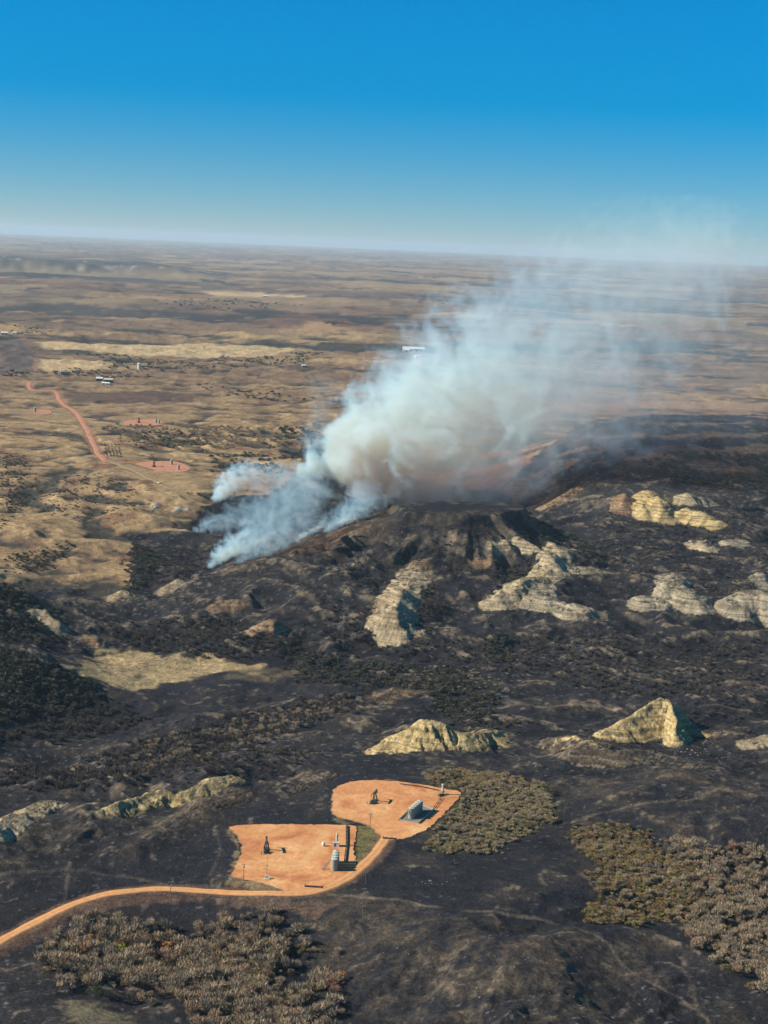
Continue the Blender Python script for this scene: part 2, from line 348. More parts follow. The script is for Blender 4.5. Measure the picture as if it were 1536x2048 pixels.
# -------------------------------------------------- well pads and roads are graded into the land
def ground_poly(px):
    return np.array([hit(a, b, H)[:2] for a, b in px])
def grade_pad(px, z=None):
    q = ground_poly(px)
    if z is None: z = float(np.median(height_at(q[:, 0], q[:, 1])))
    q = np.array([on_plane(a, b, z) for a, b in px])
    th, lr = polar(q[:, 0], q[:, 1])
    k0, k1 = np.searchsorted(ROW, [np.exp(lr.min()) - 25, np.exp(lr.max()) + 25]); c0, c1 = np.searchsorted(COL, [th.min() - .02, th.max() + .02])
    sl = (slice(k0, k1), slice(c0, c1))
    d = poly_dist(X[sl], Y[sl], q)
    w = sstep(14, 1.5, d)
    H[sl] = H[sl] * (1 - w) + (z - .45) * w
    return q, z
PADS = {}
PADS['left'] = grade_pad([(458,1653),(500,1649),(560,1648),(640,1649),(690,1650),(713,1654),(709,1680),(708,1706),(712,1728),(698,1750),(672,1768),(645,1781),(605,1787),(570,1782),(535,1769),(484,1757),(464,1750),(474,1728),(484,1700),(478,1676)], 0.5)
PADS['right'] = grade_pad([(666,1600),(669,1578),(700,1564),(750,1560),(800,1563),(850,1570),(890,1578),(922,1585),(908,1606),(884,1632),(856,1656),(822,1672),(792,1679),(766,1676),(745,1655),(706,1640),(668,1630)], 0.5)
PADS['far1'] = grade_pad([(262,926),(300,923),(340,922),(362,926),(380,937),(360,944),(320,943),(300,937)])
PADS['far2'] = grade_pad([(250,841),(285,839),(316,838),(324,849),(285,851),(249,850)])
PADS['far3'] = grade_pad([(70,820),(97,820),(102,827),(70,827)])

def resample(p, step):
    p = np.array(p, float); d = np.concatenate([[0], np.cumsum(np.hypot(*np.diff(p, axis=0).T))])
    # Catmull-Rom
    n_ = max(2, int(d[-1] / step)); s = np.linspace(0, d[-1], n_); out = []
    for t in s:
        i = int(np.clip(np.searchsorted(d, t) - 1, 0, len(p) - 2)); u = (t - d[i]) / (d[i + 1] - d[i] + 1e-9)
        p0 = p[max(i - 1, 0)]; p1 = p[i]; p2 = p[i + 1]; p3 = p[min(i + 2, len(p) - 1)]
        out.append(.5 * ((2 * p1) + (-p0 + p2) * u + (2 * p0 - 5 * p1 + 4 * p2 - p3) * u * u + (-p0 + 3 * p1 - 3 * p2 + p3) * u ** 3))
    return np.array(out)
def near_line(line, wmax):
    th, lr = polar(line[:, 0], line[:, 1]); r0 = np.exp(lr.min())
    k0, k1 = np.searchsorted(ROW, [r0 - wmax, np.exp(lr.max()) + wmax]); c0, c1 = np.searchsorted(COL, [th.min() - wmax / r0, th.max() + wmax / r0])
    sl = (slice(k0, k1), slice(c0, c1)); x, y = X[sl], Y[sl]
    best = np.full(x.shape, 1e9); idx = np.zeros(x.shape)
    for i in range(len(line) - 1):
        a = line[i]; v = line[i + 1] - a; L2 = v @ v + 1e-9
        t = np.clip(((x - a[0]) * v[0] + (y - a[1]) * v[1]) / L2, 0, 1)
        d = np.hypot(x - a[0] - t * v[0], y - a[1] - t * v[1]); m = d < best
        best = np.where(m, d, best); idx = np.where(m, i + t, idx)
    return sl, best, idx
def grade_road(px, width, step=4.0, smooth=9, bed=.3, ends=None):
    line = resample(ground_poly(px), step)
    z = height_at(line[:, 0], line[:, 1])
    if ends:
        if ends[1] is not None: z[-3:] = ends[1]
    k = np.ones(smooth) / smooth
    zp = np.convolve(np.pad(z, smooth // 2, mode='edge'), k, 'valid')[:len(z)]
    if ends and ends[1] is not None:
        for key_ in ('left', 'right'):                                   # level with the pads where it runs onto them
            dp = poly_dist(line[:, 0], line[:, 1], PADS[key_][0]); wp = sstep(16, 5, dp); zp = zp * (1 - wp) + (PADS[key_][1] + .05) * wp
    sl, d, idx = near_line(line, width * 2.5 + 12)
    zr = np.interp(idx, np.arange(len(zp)), zp)
    w = sstep(width * .5 + 9, width * .5 + 1.5, d)
    H[sl] = H[sl] * (1 - w) + (zr - bed) * w
    return line, zp, width
ROADS = {}
ROADS['main'] = grade_road([(-60,1915),(0,1881),(60,1850),(130,1814),(200,1791),(270,1779),(340,1777),(430,1783),(520,1788),(590,1788),(640,1781),(688,1761),(728,1730),(758,1697),(777,1672)], 6.6, ends=(None, .5))
ROADS['far'] = grade_road([(60,764),(58,772),(70,779),(110,782),(120,800),(148,822),(162,838),(182,875),(205,915),(218,922),(266,926)], 8.0, 10.0, 5)
ROADS['spur2'] = grade_road([(183,850),(220,850),(250,846)], 4.5, 12.0, 5)
ROADS['spur3'] = grade_road([(140,824),(120,829),(100,824)], 4.5, 12.0, 5)
ROADS['track'] = grade_road([(212,920),(250,935),(290,955),(318,967),(345,977),(400,979),(440,982)], 4.0, 8.0, 5, .12)

# -------------------------------------------------- ground colours (what the ground itself is made of)
PXS = {}
def zone(px, soft, warp=0.0, wl_=20.0, seed=0):
    """soft mask of a ground area given by the photographed outline"""
    q = ground_poly(px); th, lr = polar(q[:, 0], q[:, 1]); q2 = np.stack([th, lr], 1) * 1000
    r0 = np.exp(np.median(lr)); s2 = soft / r0 * 1000; w2 = warp / r0 * 1000
    out = np.zeros((NR, NC)); pad = (soft + warp * 1.5) / r0 * 1.3
    k0, k1 = np.searchsorted(LNR, [lr.min() - pad, lr.max() + pad]); c0, c1 = np.searchsorted(COL, [th.min() - pad, th.max() + pad]); sl = (slice(k0, k1), slice(c0, c1))
    x, y = X[sl], Y[sl]
    d = poly_dist(TH[sl] * 1000, LR[sl] * 1000, q2)
    if warp: d = d + w2 * 1.6 * fbm(x / wl_, y / wl_, 4, seed + 100, .6)
    out[sl] = sstep(s2 * .5, -s2 * .5, d)
    return out
def lerp(a, b, t): return a + (np.asarray(b) - a) * t[..., None]

gx = np.gradient(H, axis=1) / (np.gradient(COL)[None] * RR); gy = np.gradient(H, axis=0) / np.gradient(ROW)[:, None]
SLOPE = np.hypot(gx, gy)
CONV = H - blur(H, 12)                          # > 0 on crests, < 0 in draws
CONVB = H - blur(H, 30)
na = fbm(X / 260, Y / 260, 4, 201); nb = fbm(X / 48, Y / 48, 4, 205); nc = fbm(X / 13, Y / 13, 4, 209, .6); nd = fbm(X / 4.2, Y / 4.2, 3, 213, .6)
nk = fbm(fx / 1.2, fy / .8, 5, 231, .55); nl = fbm(fx / .28, fy / .2, 4, 237, .6)

# unburnt range land
C = np.empty((NR, NC, 3)); C[:] = (.27, .182, .092)
C = lerp(C, (.375, .258, .132), sstep(-.05, .35, nb + .5 * nc + .3 * np.clip(CONV / 2, -1, 1)))
C = lerp(C, (.13, .086, .056), sstep(.05, .4, na * .7 + nb * .8 - .05) * .85)
C = lerp(C, (.150, .070, .046), sstep(.22, .42, fbm(X / 75, Y / 55, 4, 221) + .2 * nc) * .75)
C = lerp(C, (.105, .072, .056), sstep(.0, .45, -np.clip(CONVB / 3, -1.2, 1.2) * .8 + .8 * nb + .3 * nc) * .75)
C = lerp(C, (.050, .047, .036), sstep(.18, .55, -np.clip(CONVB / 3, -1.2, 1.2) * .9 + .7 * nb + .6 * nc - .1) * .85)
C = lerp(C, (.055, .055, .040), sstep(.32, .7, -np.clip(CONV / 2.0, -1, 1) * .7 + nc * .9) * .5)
# far plains: stubble, ploughed land, dark brushy draws
F = np.empty_like(C); F[:] = (.185, .122, .075)
F = lerp(F, (.33, .225, .112), sstep(.02, .34, nk + .35 * nl))
F = lerp(F, (.115, .062, .044), sstep(.05, .38, fbm(fx / 1.6, fy / .9, 4, 241) + .3 * nl) * .85)
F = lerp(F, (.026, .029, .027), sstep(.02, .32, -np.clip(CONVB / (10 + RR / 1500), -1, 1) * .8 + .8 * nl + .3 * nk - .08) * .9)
F = lerp(F, (.030, .034, .030), sstep(.16, .36, fbm(fx / .6, fy / .42, 5, 245, .62)) * .85)
F = lerp(F, (.040, .040, .034), sstep(.15, .42, fbm(fx / .13, fy / .085, 4, 291, .6) + .3 * nl) * .75)
F = lerp(F, (.36, .25, .135), sstep(.24, .45, fbm(fx / .24, fy / .12, 4, 295, .6)) * .55)
cell = perlin(np.floor(fx / .9 + .12 * fy + .25 * nl) * 3.7, np.floor(fy / 1.3 + .15 * nk + .1 * fx) * 5.3, 7)
F = lerp(F, (.30, .225, .125), sstep(.22, .3, cell) * sstep(5500, 9000, RR) * .6)
F = lerp(F, (.085, .070, .062), sstep(-.22, -.3, cell) * sstep(5500, 9000, RR) * .6)
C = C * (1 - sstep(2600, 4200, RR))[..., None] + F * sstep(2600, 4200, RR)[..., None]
C = lerp(C, (.050, .056, .054), rim * rimw * .85)
C = lerp(C, (.33, .31, .27), rim * rimw * sstep(.1, .4, fbm(X / 160, Y / 160, 4, 251)) * sstep(.05, .12, SLOPE))
C = lerp(C, (.045, .052, .050), rim * rimw * sstep(.0, -.3, fbm(X / 220, Y / 400, 3, 253)))
for z_, c_ in (([(65,684),(130,684),(260,690),(450,690),(620,698),(540,712),(420,716),(300,712),(190,705),(90,700)], (.47, .345, .18)),
               ([(75,716),(150,716),(222,728),(215,738),(140,742),(82,740)], (.44, .32, .17)),
               ([(400,580),(500,583),(620,592),(520,594),(430,590)], (.46, .33, .18)), ([(555,660),(640,640),(700,660),(640,668)], (.30, .19, .10)),
               ([(1050,830),(1250,815),(1536,822),(1536,805),(1300,802),(1100,808)], (.30, .20, .12)),
               ([(0,680),(55,684),(75,712),(62,742),(0,748)], (.095, .080, .070)), ([(90,790),(300,780),(420,792),(380,805),(150,806)], (.10, .065, .05))):
    C = lerp(C, c_, zone(z_, 30, 14, 90, 3) * .9)
# vineyard-like rows of dark stubs are real shrubs, planted further below

# burnt ground
BURN = zone([(-500,1200),(-40,1150),(20,1172),(80,1180),(150,1172),(225,1205),(262,1178),(266,1130),(257,1068),(300,1066),(372,1062),(385,1040),(402,1016),(425,1003),(392,992),(440,986),(530,992),(575,962),(625,928),(560,905),(620,893),(700,900),(800,960),(900,975),(985,985),(1020,962),(1060,925),(1110,885),(1150,856),(1185,841),(1300,830),(1536,830),(1900,850),(2000,2200),(-500,2200)], 3.5, 7, 26, 5)
BURN *= sstep(3150, 2900, RR * (1 + 0 * TH)) + (1 - sstep(3150, 2900, RR)) * (RR < 3600)
BURN = np.maximum(BURN, ((RR < 1150)).astype(float))
B = np.empty_like(C); B[:] = (.0205, .0208, .0245)
B = lerp(B, (.026, .0245, .0255), sstep(-.2, .4, na + .5 * nb))
brown = sstep(.05, .45, nb * .8 + nc * .5 + .35 * np.clip(CONV / 2, -1, 1))
B = lerp(B, (.060, .047, .036), brown * .6)
B = lerp(B, (.19, .148, .097), sstep(.36, .62, nc * .7 + nd * .5 + .45 * np.clip(CONV / 1.6, -1, 1) + .2 * nb) * .75)
B = lerp(B, (.012, .0125, .0155), sstep(.1, .5, -np.clip(CONVB / 4, -1, 1) * .6 - nb * .7) * .8)
B = lerp(B, (.19, .185, .18), sstep(.34, .54, fbm(X / 5.5, Y / 3.6, 3, 261, .6) + .25 * na) * .6)   # ash
streak = sstep(.80, .97, ridged(wx / 26, wy / 34, 2, 281, .5)) * sstep(-.05, .35, nb + .3 * na + .4 * nd)
B = lerp(B, (.25, .20, .14), streak * .55)
B = lerp(B, (.16, .15, .145), sstep(.90, .985, ridged(wx / 13, wy / 19, 2, 285, .5)) * sstep(.0, .35, -nb + .5 * nd) * .5)
half = zone([(540,1800),(650,1782),(760,1800),(880,1830),(1050,1850),(1250,1900),(1420,1960),(1536,2060),(1000,2060),(860,2040),(700,1980),(640,1900)], 30, 14, 30, 8)
half = np.maximum(half, .8 * zone([(1100,1690),(1180,1640),(1350,1600),(1400,1570),(1300,1540),(1080,1560),(1110,1640)], 25, 12, 30, 9))
half = np.maximum(half, .8 * zone([(0,1740),(150,1690),(330,1660),(440,1600),(440,1560),(250,1620),(0,1640)], 25, 12, 30, 10))
half = np.maximum(half, .8 * zone([(1300,1560),(1536,1540),(1536,1640),(1350,1640)], 25, 12, 30, 11))
B = lerp(B, (.088, .068, .048), half * sstep(-.25, .35, nb * .6 + nc * .6 + .25 * nd) * .75)
B = lerp(B, (.185, .145, .092), half * sstep(.25, .6, nc * .7 + nd * .6 + .2 * nb) * .7)
C = lerp(C, B, BURN)
# spots the fire left
MESAZ = zone([(690,1030),(790,1000),(930,992),(1060,998),(1150,1050),(1130,1082),(960,1078),(850,1062),(760,1050)], 20, 10, 30, 77)
C = lerp(C, (.0155, .0155, .0180), MESAZ * (.55 + .35 * sstep(.3, -.2, nc)))
def patch(px, c_, soft=5, warp=5, wl__=14, seed=0, k=1.0, var=.35):
    global C
    m = zone(px, soft, warp, wl__, seed) * k
    cc = np.array(c_)[None, None] * (1 + var * (nc * .8 + nd * .8))[..., None]
    C = C + (cc - C) * m[..., None]
patch([(140,1335),(215,1300),(260,1294),(330,1312),(420,1312),(525,1332),(500,1348),(420,1346),(330,1374),(290,1378),(190,1360)], (.33, .245, .125), 9, 15, 24, 21, 1.0, .6)
patch([(450,1340),(600,1330),(640,1345),(540,1362),(460,1358)], (.12, .095, .06), 8, 8, 20, 22, .6)
patch([(712,1652),(742,1652),(764,1670),(758,1688),(735,1716),(713,1727)], (.15, .125, .048), 2, 1, 8, 23)
patch([(458,1660),(482,1690),(474,1728),(464,1752),(520,1766),(580,1778),(600,1785),(540,1786),(455,1765),(462,1730),(472,1700)], (.24, .175, .095), 2, 2.5, 8, 24, .85)
patch([(664,1602),(668,1636),(706,1646),(690,1650),(668,1640)], (.20, .15, .08), 2, 2, 8, 25, .8)
patch([(560,1092),(640,1070),(720,1045),(790,1030),(800,1045),(740,1075),(650,1092),(560,1112),(500,1130)], (.13, .092, .058), 6, 8, 20, 26, .35)
patch([(860,1550),(900,1538),(960,1548),(1080,1570),(1110,1640),(1000,1695),(870,1705),(850,1690)], (.075, .065, .040), 14, 10, 12, 27, .7)
patch([(1150,1650),(1230,1650),(1300,1690),(1420,1760),(1300,1840),(1180,1840),(1220,1770),(1150,1700)], (.065, .052, .032), 14, 10, 14, 28, .6)
patch([(120,2000),(210,2010),(300,2060),(160,2060)], (.17, .14, .085), 6, 6, 10, 29, .85)
patch([(0,1885),(60,1852),(200,1800),(330,1788),(430,1796),(300,1806),(150,1835),(0,1915)], (.13, .078, .052), 4, 4, 12, 30, .7)
patch([(430,1796),(600,1798),(690,1800),(640,1835),(560,1825),(470,1810)], (.135, .088, .06), 4, 6, 12, 31, .7)
patch([(1180,838),(1536,833),(1536,838),(1185,843)], (.30, .19, .11), 6, 3, 20, 32, .5)
patch([(1230,940),(1300,900),(1536,900),(1536,960),(1400,950)], (.085, .078, .058), 20, 20, 40, 33, .6)
for k_, z_ in enumerate(([(1310,872),(1536,866),(1536,874),(1330,880)], [(1090,905),(1140,900),(1150,908),(1095,914)], [(1330,846),(1500,843),(1500,848),(1340,851)], [(1250,912),(1330,908),(1340,914),(1255,918)], [(1380,896),(1536,888),(1536,905),(1400,908)], [(1180,872),(1290,868),(1285,874),(1185,879)])):
    patch(z_, (.150, .118, .080), 10, 12, 30, 130 + k_, .75, .6)
# clay: yellow and grey banded badlands clay with rills
zb = H + 1.1 * fbm(X / 25, Y / 25, 2, 271)
band = .5 + .5 * np.sin(zb * 2.3 + 2.0 * perlin(zb * .35, zb * 0 + .5, 5))
band2 = perlin(zb * 1.1, zb * 0 + 3.3, 6)
ck = CLC * (1 + .34 * (band - .5) + .30 * band2 + .22 * nc + .16 * nd)[..., None]
white = np.array((.38, .35, .27)); ck = ck + (white - ck) * (sstep(.1, .5, band2 + .3 * nc) * .35)[..., None]
ck = ck + (np.array((.27, .165, .09)) - ck) * (sstep(.1, .45, nb + .4 * nd) * .35)[..., None]
clm = CLAY * sstep(-.75, -.25, nc * .7 + nd * .5 + .12 + .15 * nb)
clm = clm * sstep(.12, .38, SLOPE + .16 * nc + .10 * nd)
apron = np.clip(blur(CLAY, 7) * 1.6, 0, 1) * sstep(.05, .5, nc * .6 + nd * .7 + .12) * (1 - clm)
C = C + (np.array((.20, .165, .110)) - C) * (apron * .6)[..., None]
scar = sstep(.42, .70, SLOPE + .25 * nc + .12 * nd) * BURN * (1 - sstep(2600, 3200, RR)) * (CLAY < .3) * sstep(-.1, .3, nb + .1)
C = lerp(C, np.array((.19, .15, .10)), scar * .35)
C = C + (ck - C) * np.clip(clm, 0, 1)[..., None]
# foot paths, cattle trails and wheel tracks
def trail(px, w, c_, k):
    global C
    line = resample(ground_poly(px), 6.0); sl, d, _ = near_line(line, 14)
    jag = .7 * perlin(X[sl] / 7, Y[sl] / 7, 9)
    m = sstep(w * .5 + .9, w * .5 - .6, d + jag + .6 * nd[sl]) * k * (.6 + .9 * nc[sl] + .7 * nb[sl])
    C[sl] = C[sl] + (np.array(c_) - C[sl]) * np.clip(m, 0, 1)[..., None]
PALE = (.27, .215, .145)
for px_, w_, k_ in (([(660,1790),(760,1797),(860,1812),(1000,1825),(1080,1838),(1150,1855),(1220,1890)], 3, .5), ([(1220,1890),(1245,1930),(1300,1965),(1370,2005),(1420,2050)], 1.6, .55),
                    ([(1340,1925),(1380,1960),(1400,2048)], 1.4, .4), ([(130,1750),(140,1725),(128,1808)], 1.2, .35), ([(420,1750),(440,1700),(430,1660)], 1.5, .25),
                    ([(243,1010),(252,1050),(258,1070)], 3, .6), ([(1120,1648),(1250,1615),(1420,1585),(1445,1560),(1430,1530)], 2.5, .4),
                    ([(740,1260),(690,1280),(600,1290),(560,1300)], 2, .4), ([(808,1250),(870,1255),(930,1262)], 2, .5), ([(760,1258),(735,1252),(700,1275),(660,1285)], 2.5, .5),
                    ([(1040,1255),(1100,1248),(1180,1232),(1210,1222)], 2.5, .55), ([(1300,1240),(1340,1225)], 2, .5), ([(1140,1088),(1200,1105),(1260,1120)], 2, .5),
                    ([(970,1418),(1060,1410),(1190,1412),(1240,1418)], 3, .5), ([(1110,1455),(1200,1465),(1260,1455)], 5, .45), ([(1400,1410),(1480,1420),(1536,1430)], 3, .45),
                    ([(470,1480),(540,1462),(610,1430),(640,1425)], 2, .4), ([(100,1490),(180,1468),(240,1450)], 2, .35), ([(0,850),(40,842),(90,845)], 5, .6), ([(180,832),(260,840),(340,830),(360,822)], 4, .6),
                    ([(0,1750),(120,1740),(240,1752),(330,1768),(420,1772)], 3, .25), ([(1200,1060),(1218,1040),(1225,1030)], 2, .6), ([(640,1155),(700,1150),(760,1155)], 2, .3)):
    trail(px_, w_, PALE, k_)
trail([(70,715),(72,745),(64,762)], 10, (.33, .20, .13), .7)
# bare scraped margins of the red roads
for nm, c_, ww in (('far', (.30, .165, .09), 18), ('main', (.17, .10, .06), 12)):
    ln, zp_, w_ = ROADS[nm]; sl, d, _ = near_line(ln, 26)
    m = sstep(ww * .5 + 1.5, ww * .5 - 1.5, d + 3.0 * nc[sl] + 1.5 * nd[sl]) * .6
    C[sl] = C[sl] + (np.array(c_) - C[sl]) * np.clip(m, 0, 1)[..., None]
C = np.clip(C * (1 + .18 * nd[..., None] * sstep(4000, 1500, RR)[..., None]), .004, .8)

# -------------------------------------------------- helpers for objects and materials
COLL = sc.collection
def tag(o, label=None, cat=None, group=None, kind=None):
    if label: o['label'] = label
    if cat: o['category'] = cat
    if group: o['group'] = group
    if kind: o['kind'] = kind
    return o
def material(name, base, rough=.9, noise=None, spread=.25, bump=0.0, metallic=0.0, extra=None):
    m = bpy.data.materials.new(name); m.use_nodes = True; nt = m.node_tree; b = nt.nodes['Principled BSDF']
    b.inputs['Roughness'].default_value = rough; b.inputs['Metallic'].default_value = metallic
    b.inputs['Specular IOR Level'].default_value = .25
    tc = nt.nodes.new('ShaderNodeTexCoord'); nz = nt.nodes.new('ShaderNodeTexNoise'); nz.inputs['Scale'].default_value = noise or 1.0
    nz.inputs['Detail'].default_value = 5; nz.inputs['Roughness'].default_value = .65
    nt.links.new(tc.outputs['Object'], nz.inputs['Vector'])
    rmp = nt.nodes.new('ShaderNodeMapRange'); rmp.inputs['From Min'].default_value = .25; rmp.inputs['From Max'].default_value = .75
    rmp.inputs['To Min'].default_value = 1 - spread; rmp.inputs['To Max'].default_value = 1 + spread
    nt.links.new(nz.outputs['Fac'], rmp.inputs['Value'])
    mx = nt.nodes.new('ShaderNodeVectorMath'); mx.operation = 'SCALE'; mx.inputs[0].default_value = base
    nt.links.new(rmp.outputs[0], mx.inputs['Scale']); nt.links.new(mx.outputs[0], b.inputs['Base Color'])
    if bump:
        bp = nt.nodes.new('ShaderNodeBump'); bp.inputs['Distance'].default_value = bump; nt.links.new(nz.outputs['Fac'], bp.inputs['Height']); nt.links.new(bp.outputs[0], b.inputs['Normal'])
    return m
def mesh_ob(name, v, f, mat, parent=None, smooth=False):
    me = bpy.data.meshes.new(name); me.from_pydata([tuple(q) for q in v], [], f); me.materials.append(mat)
    if smooth: me.shade_smooth()
    o = bpy.data.objects.new(name, me); COLL.objects.link(o)
    if parent is not None: o.parent = parent
    return o
def empty(name, loc, rz=0.0, scale=1.0):
    o = bpy.data.objects.new(name, None); COLL.objects.link(o); o.location = loc; o.rotation_euler = (0, 0, rz); o.scale = (scale,) * 3
    o.empty_display_size = .5
    return o

# -------------------------------------------------- the ground mesh
def ground_material():
    m = bpy.data.materials.new('ground'); m.use_nodes = True; nt = m.node_tree; N = nt.nodes; K = nt.links.new; b = N['Principled BSDF']
    b.inputs['Roughness'].default_value = .95; b.inputs['Specular IOR Level'].default_value = .12
    at = N.new('ShaderNodeAttribute'); at.attribute_name = 'soil'
    geo = N.new('ShaderNodeNewGeometry')
    def nz(scale, det, ro, dist=0.0):
        mp = N.new('ShaderNodeVectorMath'); mp.operation = 'SCALE'; mp.inputs['Scale'].default_value = scale; K(geo.outputs['Position'], mp.inputs[0])
        n_ = N.new('ShaderNodeTexNoise'); n_.inputs['Scale'].default_value = 1.0; n_.inputs['Detail'].default_value = det; n_.inputs['Roughness'].default_value = ro; n_.inputs['Distortion'].default_value = dist
        K(mp.outputs[0], n_.inputs['Vector']); return n_.outputs['Fac']
    def mr(s, a, b_, c_, d_):
        q = N.new('ShaderNodeMapRange'); q.inputs['From Min'].default_value = a; q.inputs['From Max'].default_value = b_; q.inputs['To Min'].default_value = c_; q.inputs['To Max'].default_value = d_
        K(s, q.inputs['Value']); return q.outputs[0]
    def mul(a, b_):
        q = N.new('ShaderNodeMath'); q.operation = 'MULTIPLY'; K(a, q.inputs[0]); K(b_, q.inputs[1]); return q.outputs[0]
    f1 = nz(.55, 6, .7); f2 = nz(.11, 5, .62, .4); f3 = nz(1.9, 4, .6)
    fac = mul(mul(mr(f1, .3, .7, .45, 1.65), mr(f2, .3, .7, .70, 1.35)), mr(f3, .3, .7, .75, 1.28))
    cq = N.new('ShaderNodeAttribute'); cq.attribute_name = 'clay'; soft = N.new('ShaderNodeMix'); soft.data_type = 'FLOAT'; half_ = N.new('ShaderNodeMath'); half_.operation = 'MULTIPLY'; half_.inputs[1].default_value = .7
    K(cq.outputs['Fac'], half_.inputs[0]); K(half_.outputs[0], soft.inputs[0]); K(fac, soft.inputs[2]); soft.inputs[3].default_value = 1.0
    sc_ = N.new('ShaderNodeVectorMath'); sc_.operation = 'SCALE'; K(at.outputs['Color'], sc_.inputs[0]); K(soft.outputs[0], sc_.inputs['Scale'])
    # clay: thin level beds and steep rills
    ca_ = N.new('ShaderNodeAttribute'); ca_.attribute_name = 'clay'
    def nz3(v, det, ro):
        mp = N.new('ShaderNodeMapping'); mp.inputs['Scale'].default_value = v; K(geo.outputs['Position'], mp.inputs['Vector'])
        n_ = N.new('ShaderNodeTexNoise'); n_.inputs['Scale'].default_value = 1.0; n_.inputs['Detail'].default_value = det; n_.inputs['Roughness'].default_value = ro; K(mp.outputs[0], n_.inputs['Vector']); return n_.outputs['Fac']
    beds = nz3((.02, .02, .75), 4, .6); rills = nz3((.42, .42, .06), 4, .65)
    cf = mul(mr(beds, .38, .62, .56, 1.34), mr(rills, .35, .65, .84, 1.12))
    mxf = N.new('ShaderNodeMix'); mxf.data_type = 'FLOAT'; mxf.inputs[2].default_value = 1.0; K(ca_.outputs['Fac'], mxf.inputs[0]); K(cf, mxf.inputs[3])
    s2 = N.new('ShaderNodeVectorMath'); s2.operation = 'SCALE'; K(sc_.outputs[0], s2.inputs[0]); K(mxf.outputs[0], s2.inputs['Scale']); K(s2.outputs[0], b.inputs['Base Color'])
    rb = mul(rills, ca_.outputs['Fac'])
    bp = N.new('ShaderNodeBump'); bp.inputs['Strength'].default_value = .9; bp.inputs['Distance'].default_value = 1.4; K(f1, bp.inputs['Height'])
    bp2 = N.new('ShaderNodeBump'); bp2.inputs['Strength'].default_value = 1.0; bp2.inputs['Distance'].default_value = 1.7; K(rb, bp2.inputs['Height']); K(bp.outputs[0], bp2.inputs['Normal']); K(bp2.outputs[0], b.inputs['Normal'])
    return m
gm = bpy.data.meshes.new('ground')
co = np.stack([X, Y, H], -1).reshape(-1, 3).astype(np.float32)
idx = np.arange(NR * NC).reshape(NR, NC)
quad = np.stack([idx[:-1, :-1], idx[:-1, 1:], idx[1:, 1:], idx[1:, :-1]], -1).reshape(-1, 4).astype(np.int32)
gm.vertices.add(len(co)); gm.vertices.foreach_set('co', co.ravel())
gm.loops.add(quad.size); gm.loops.foreach_set('vertex_index', quad.ravel())
gm.polygons.add(len(quad)); gm.polygons.foreach_set('loop_start', np.arange(0, quad.size, 4, dtype=np.int32))
gm.polygons.foreach_set('use_smooth', np.ones(len(quad), bool))
gm.update(calc_edges=True)
ca = gm.attributes.new('soil', 'FLOAT_COLOR', 'POINT')
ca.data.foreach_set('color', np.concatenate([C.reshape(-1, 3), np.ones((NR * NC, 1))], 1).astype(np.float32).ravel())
cl_ = gm.attributes.new('clay', 'FLOAT', 'POINT'); cl_.data.foreach_set('value', np.clip(clm, 0, 1).astype(np.float32).ravel())
gm.materials.append(ground_material())
ground = tag(bpy.data.objects.new('ground', gm), kind='structure'); COLL.objects.link(ground)
# -------------------------------------------------- roads and pads: compacted red scoria, a raised bed with sloping shoulders
M_ROAD = material('scoria_road', (.62, .31, .125), .95, .35, .22)
M_PAD = material('scoria_pad', (.60, .285, .130), .95, .07, .30)
M_PADF = material('red_scoria', (.47, .215, .125), .95, .07, .2)
M_TRACK = material('pale_track', (.34, .255, .15), .95, .2, .2)
def road_ob(name, key, mat, drop=.8):
    line, zp, w = ROADS[key]; t = np.gradient(line, axis=0); t /= np.linalg.norm(t, axis=1)[:, None]; nrm = np.stack([-t[:, 1], t[:, 0]], 1)
    v = []; f = []
    rag = [fbm(line[:, 0] / 11 + 5 * s, line[:, 1] / 11, 3, 300 + s) for s in (0, 1)]
    for i in range(len(line)):
        hw = w * .5
        for j, (o, dz) in enumerate(((-1.0, -drop), (-.86, -.06), (-.45, .05), (-.18, -.02), (.18, -.02), (.45, .05), (.86, -.06), (1.0, -drop))):
            k = hw * (1 + .34 * (rag[0][i] if o < 0 else rag[1][i])) * (1.25 if abs(o) == 1 else 1)
            p = line[i] + nrm[i] * o * k; v.append((p[0], p[1], zp[i] + dz))
        if i:
            for j in range(7): a = (i - 1) * 8 + j; f.append((a, a + 1, a + 9, a + 8))
    o = tag(mesh_ob(name, v, f, mat, smooth=True), kind='structure'); at = o.data.attributes.new('wear', 'FLOAT', 'POINT')
    at.data.foreach_set('value', np.tile([.62, .74, 1.10, .90, .90, 1.10, .74, .62], len(line)).astype(np.float32)); return o
def worn(m):
    nt = m.node_tree; b = nt.nodes['Principled BSDF']; src = b.inputs['Base Color'].links[0].from_socket; a = nt.nodes.new('ShaderNodeAttribute'); a.attribute_name = 'wear'
    q = nt.nodes.new('ShaderNodeVectorMath'); q.operation = 'SCALE'; nt.links.new(src, q.inputs[0]); nt.links.new(a.outputs['Fac'], q.inputs['Scale']); nt.links.new(q.outputs[0], b.inputs['Base Color'])
worn(M_ROAD)
road_ob('road', 'main', M_ROAD); road_ob('road', 'far', M_PADF); road_ob('road', 'spur2', M_TRACK); road_ob('road', 'spur3', M_TRACK); road_ob('path', 'track', M_TRACK, .5)
M_BANK = material('pad_bank', (.17, .105, .065), .95, .6, .45)
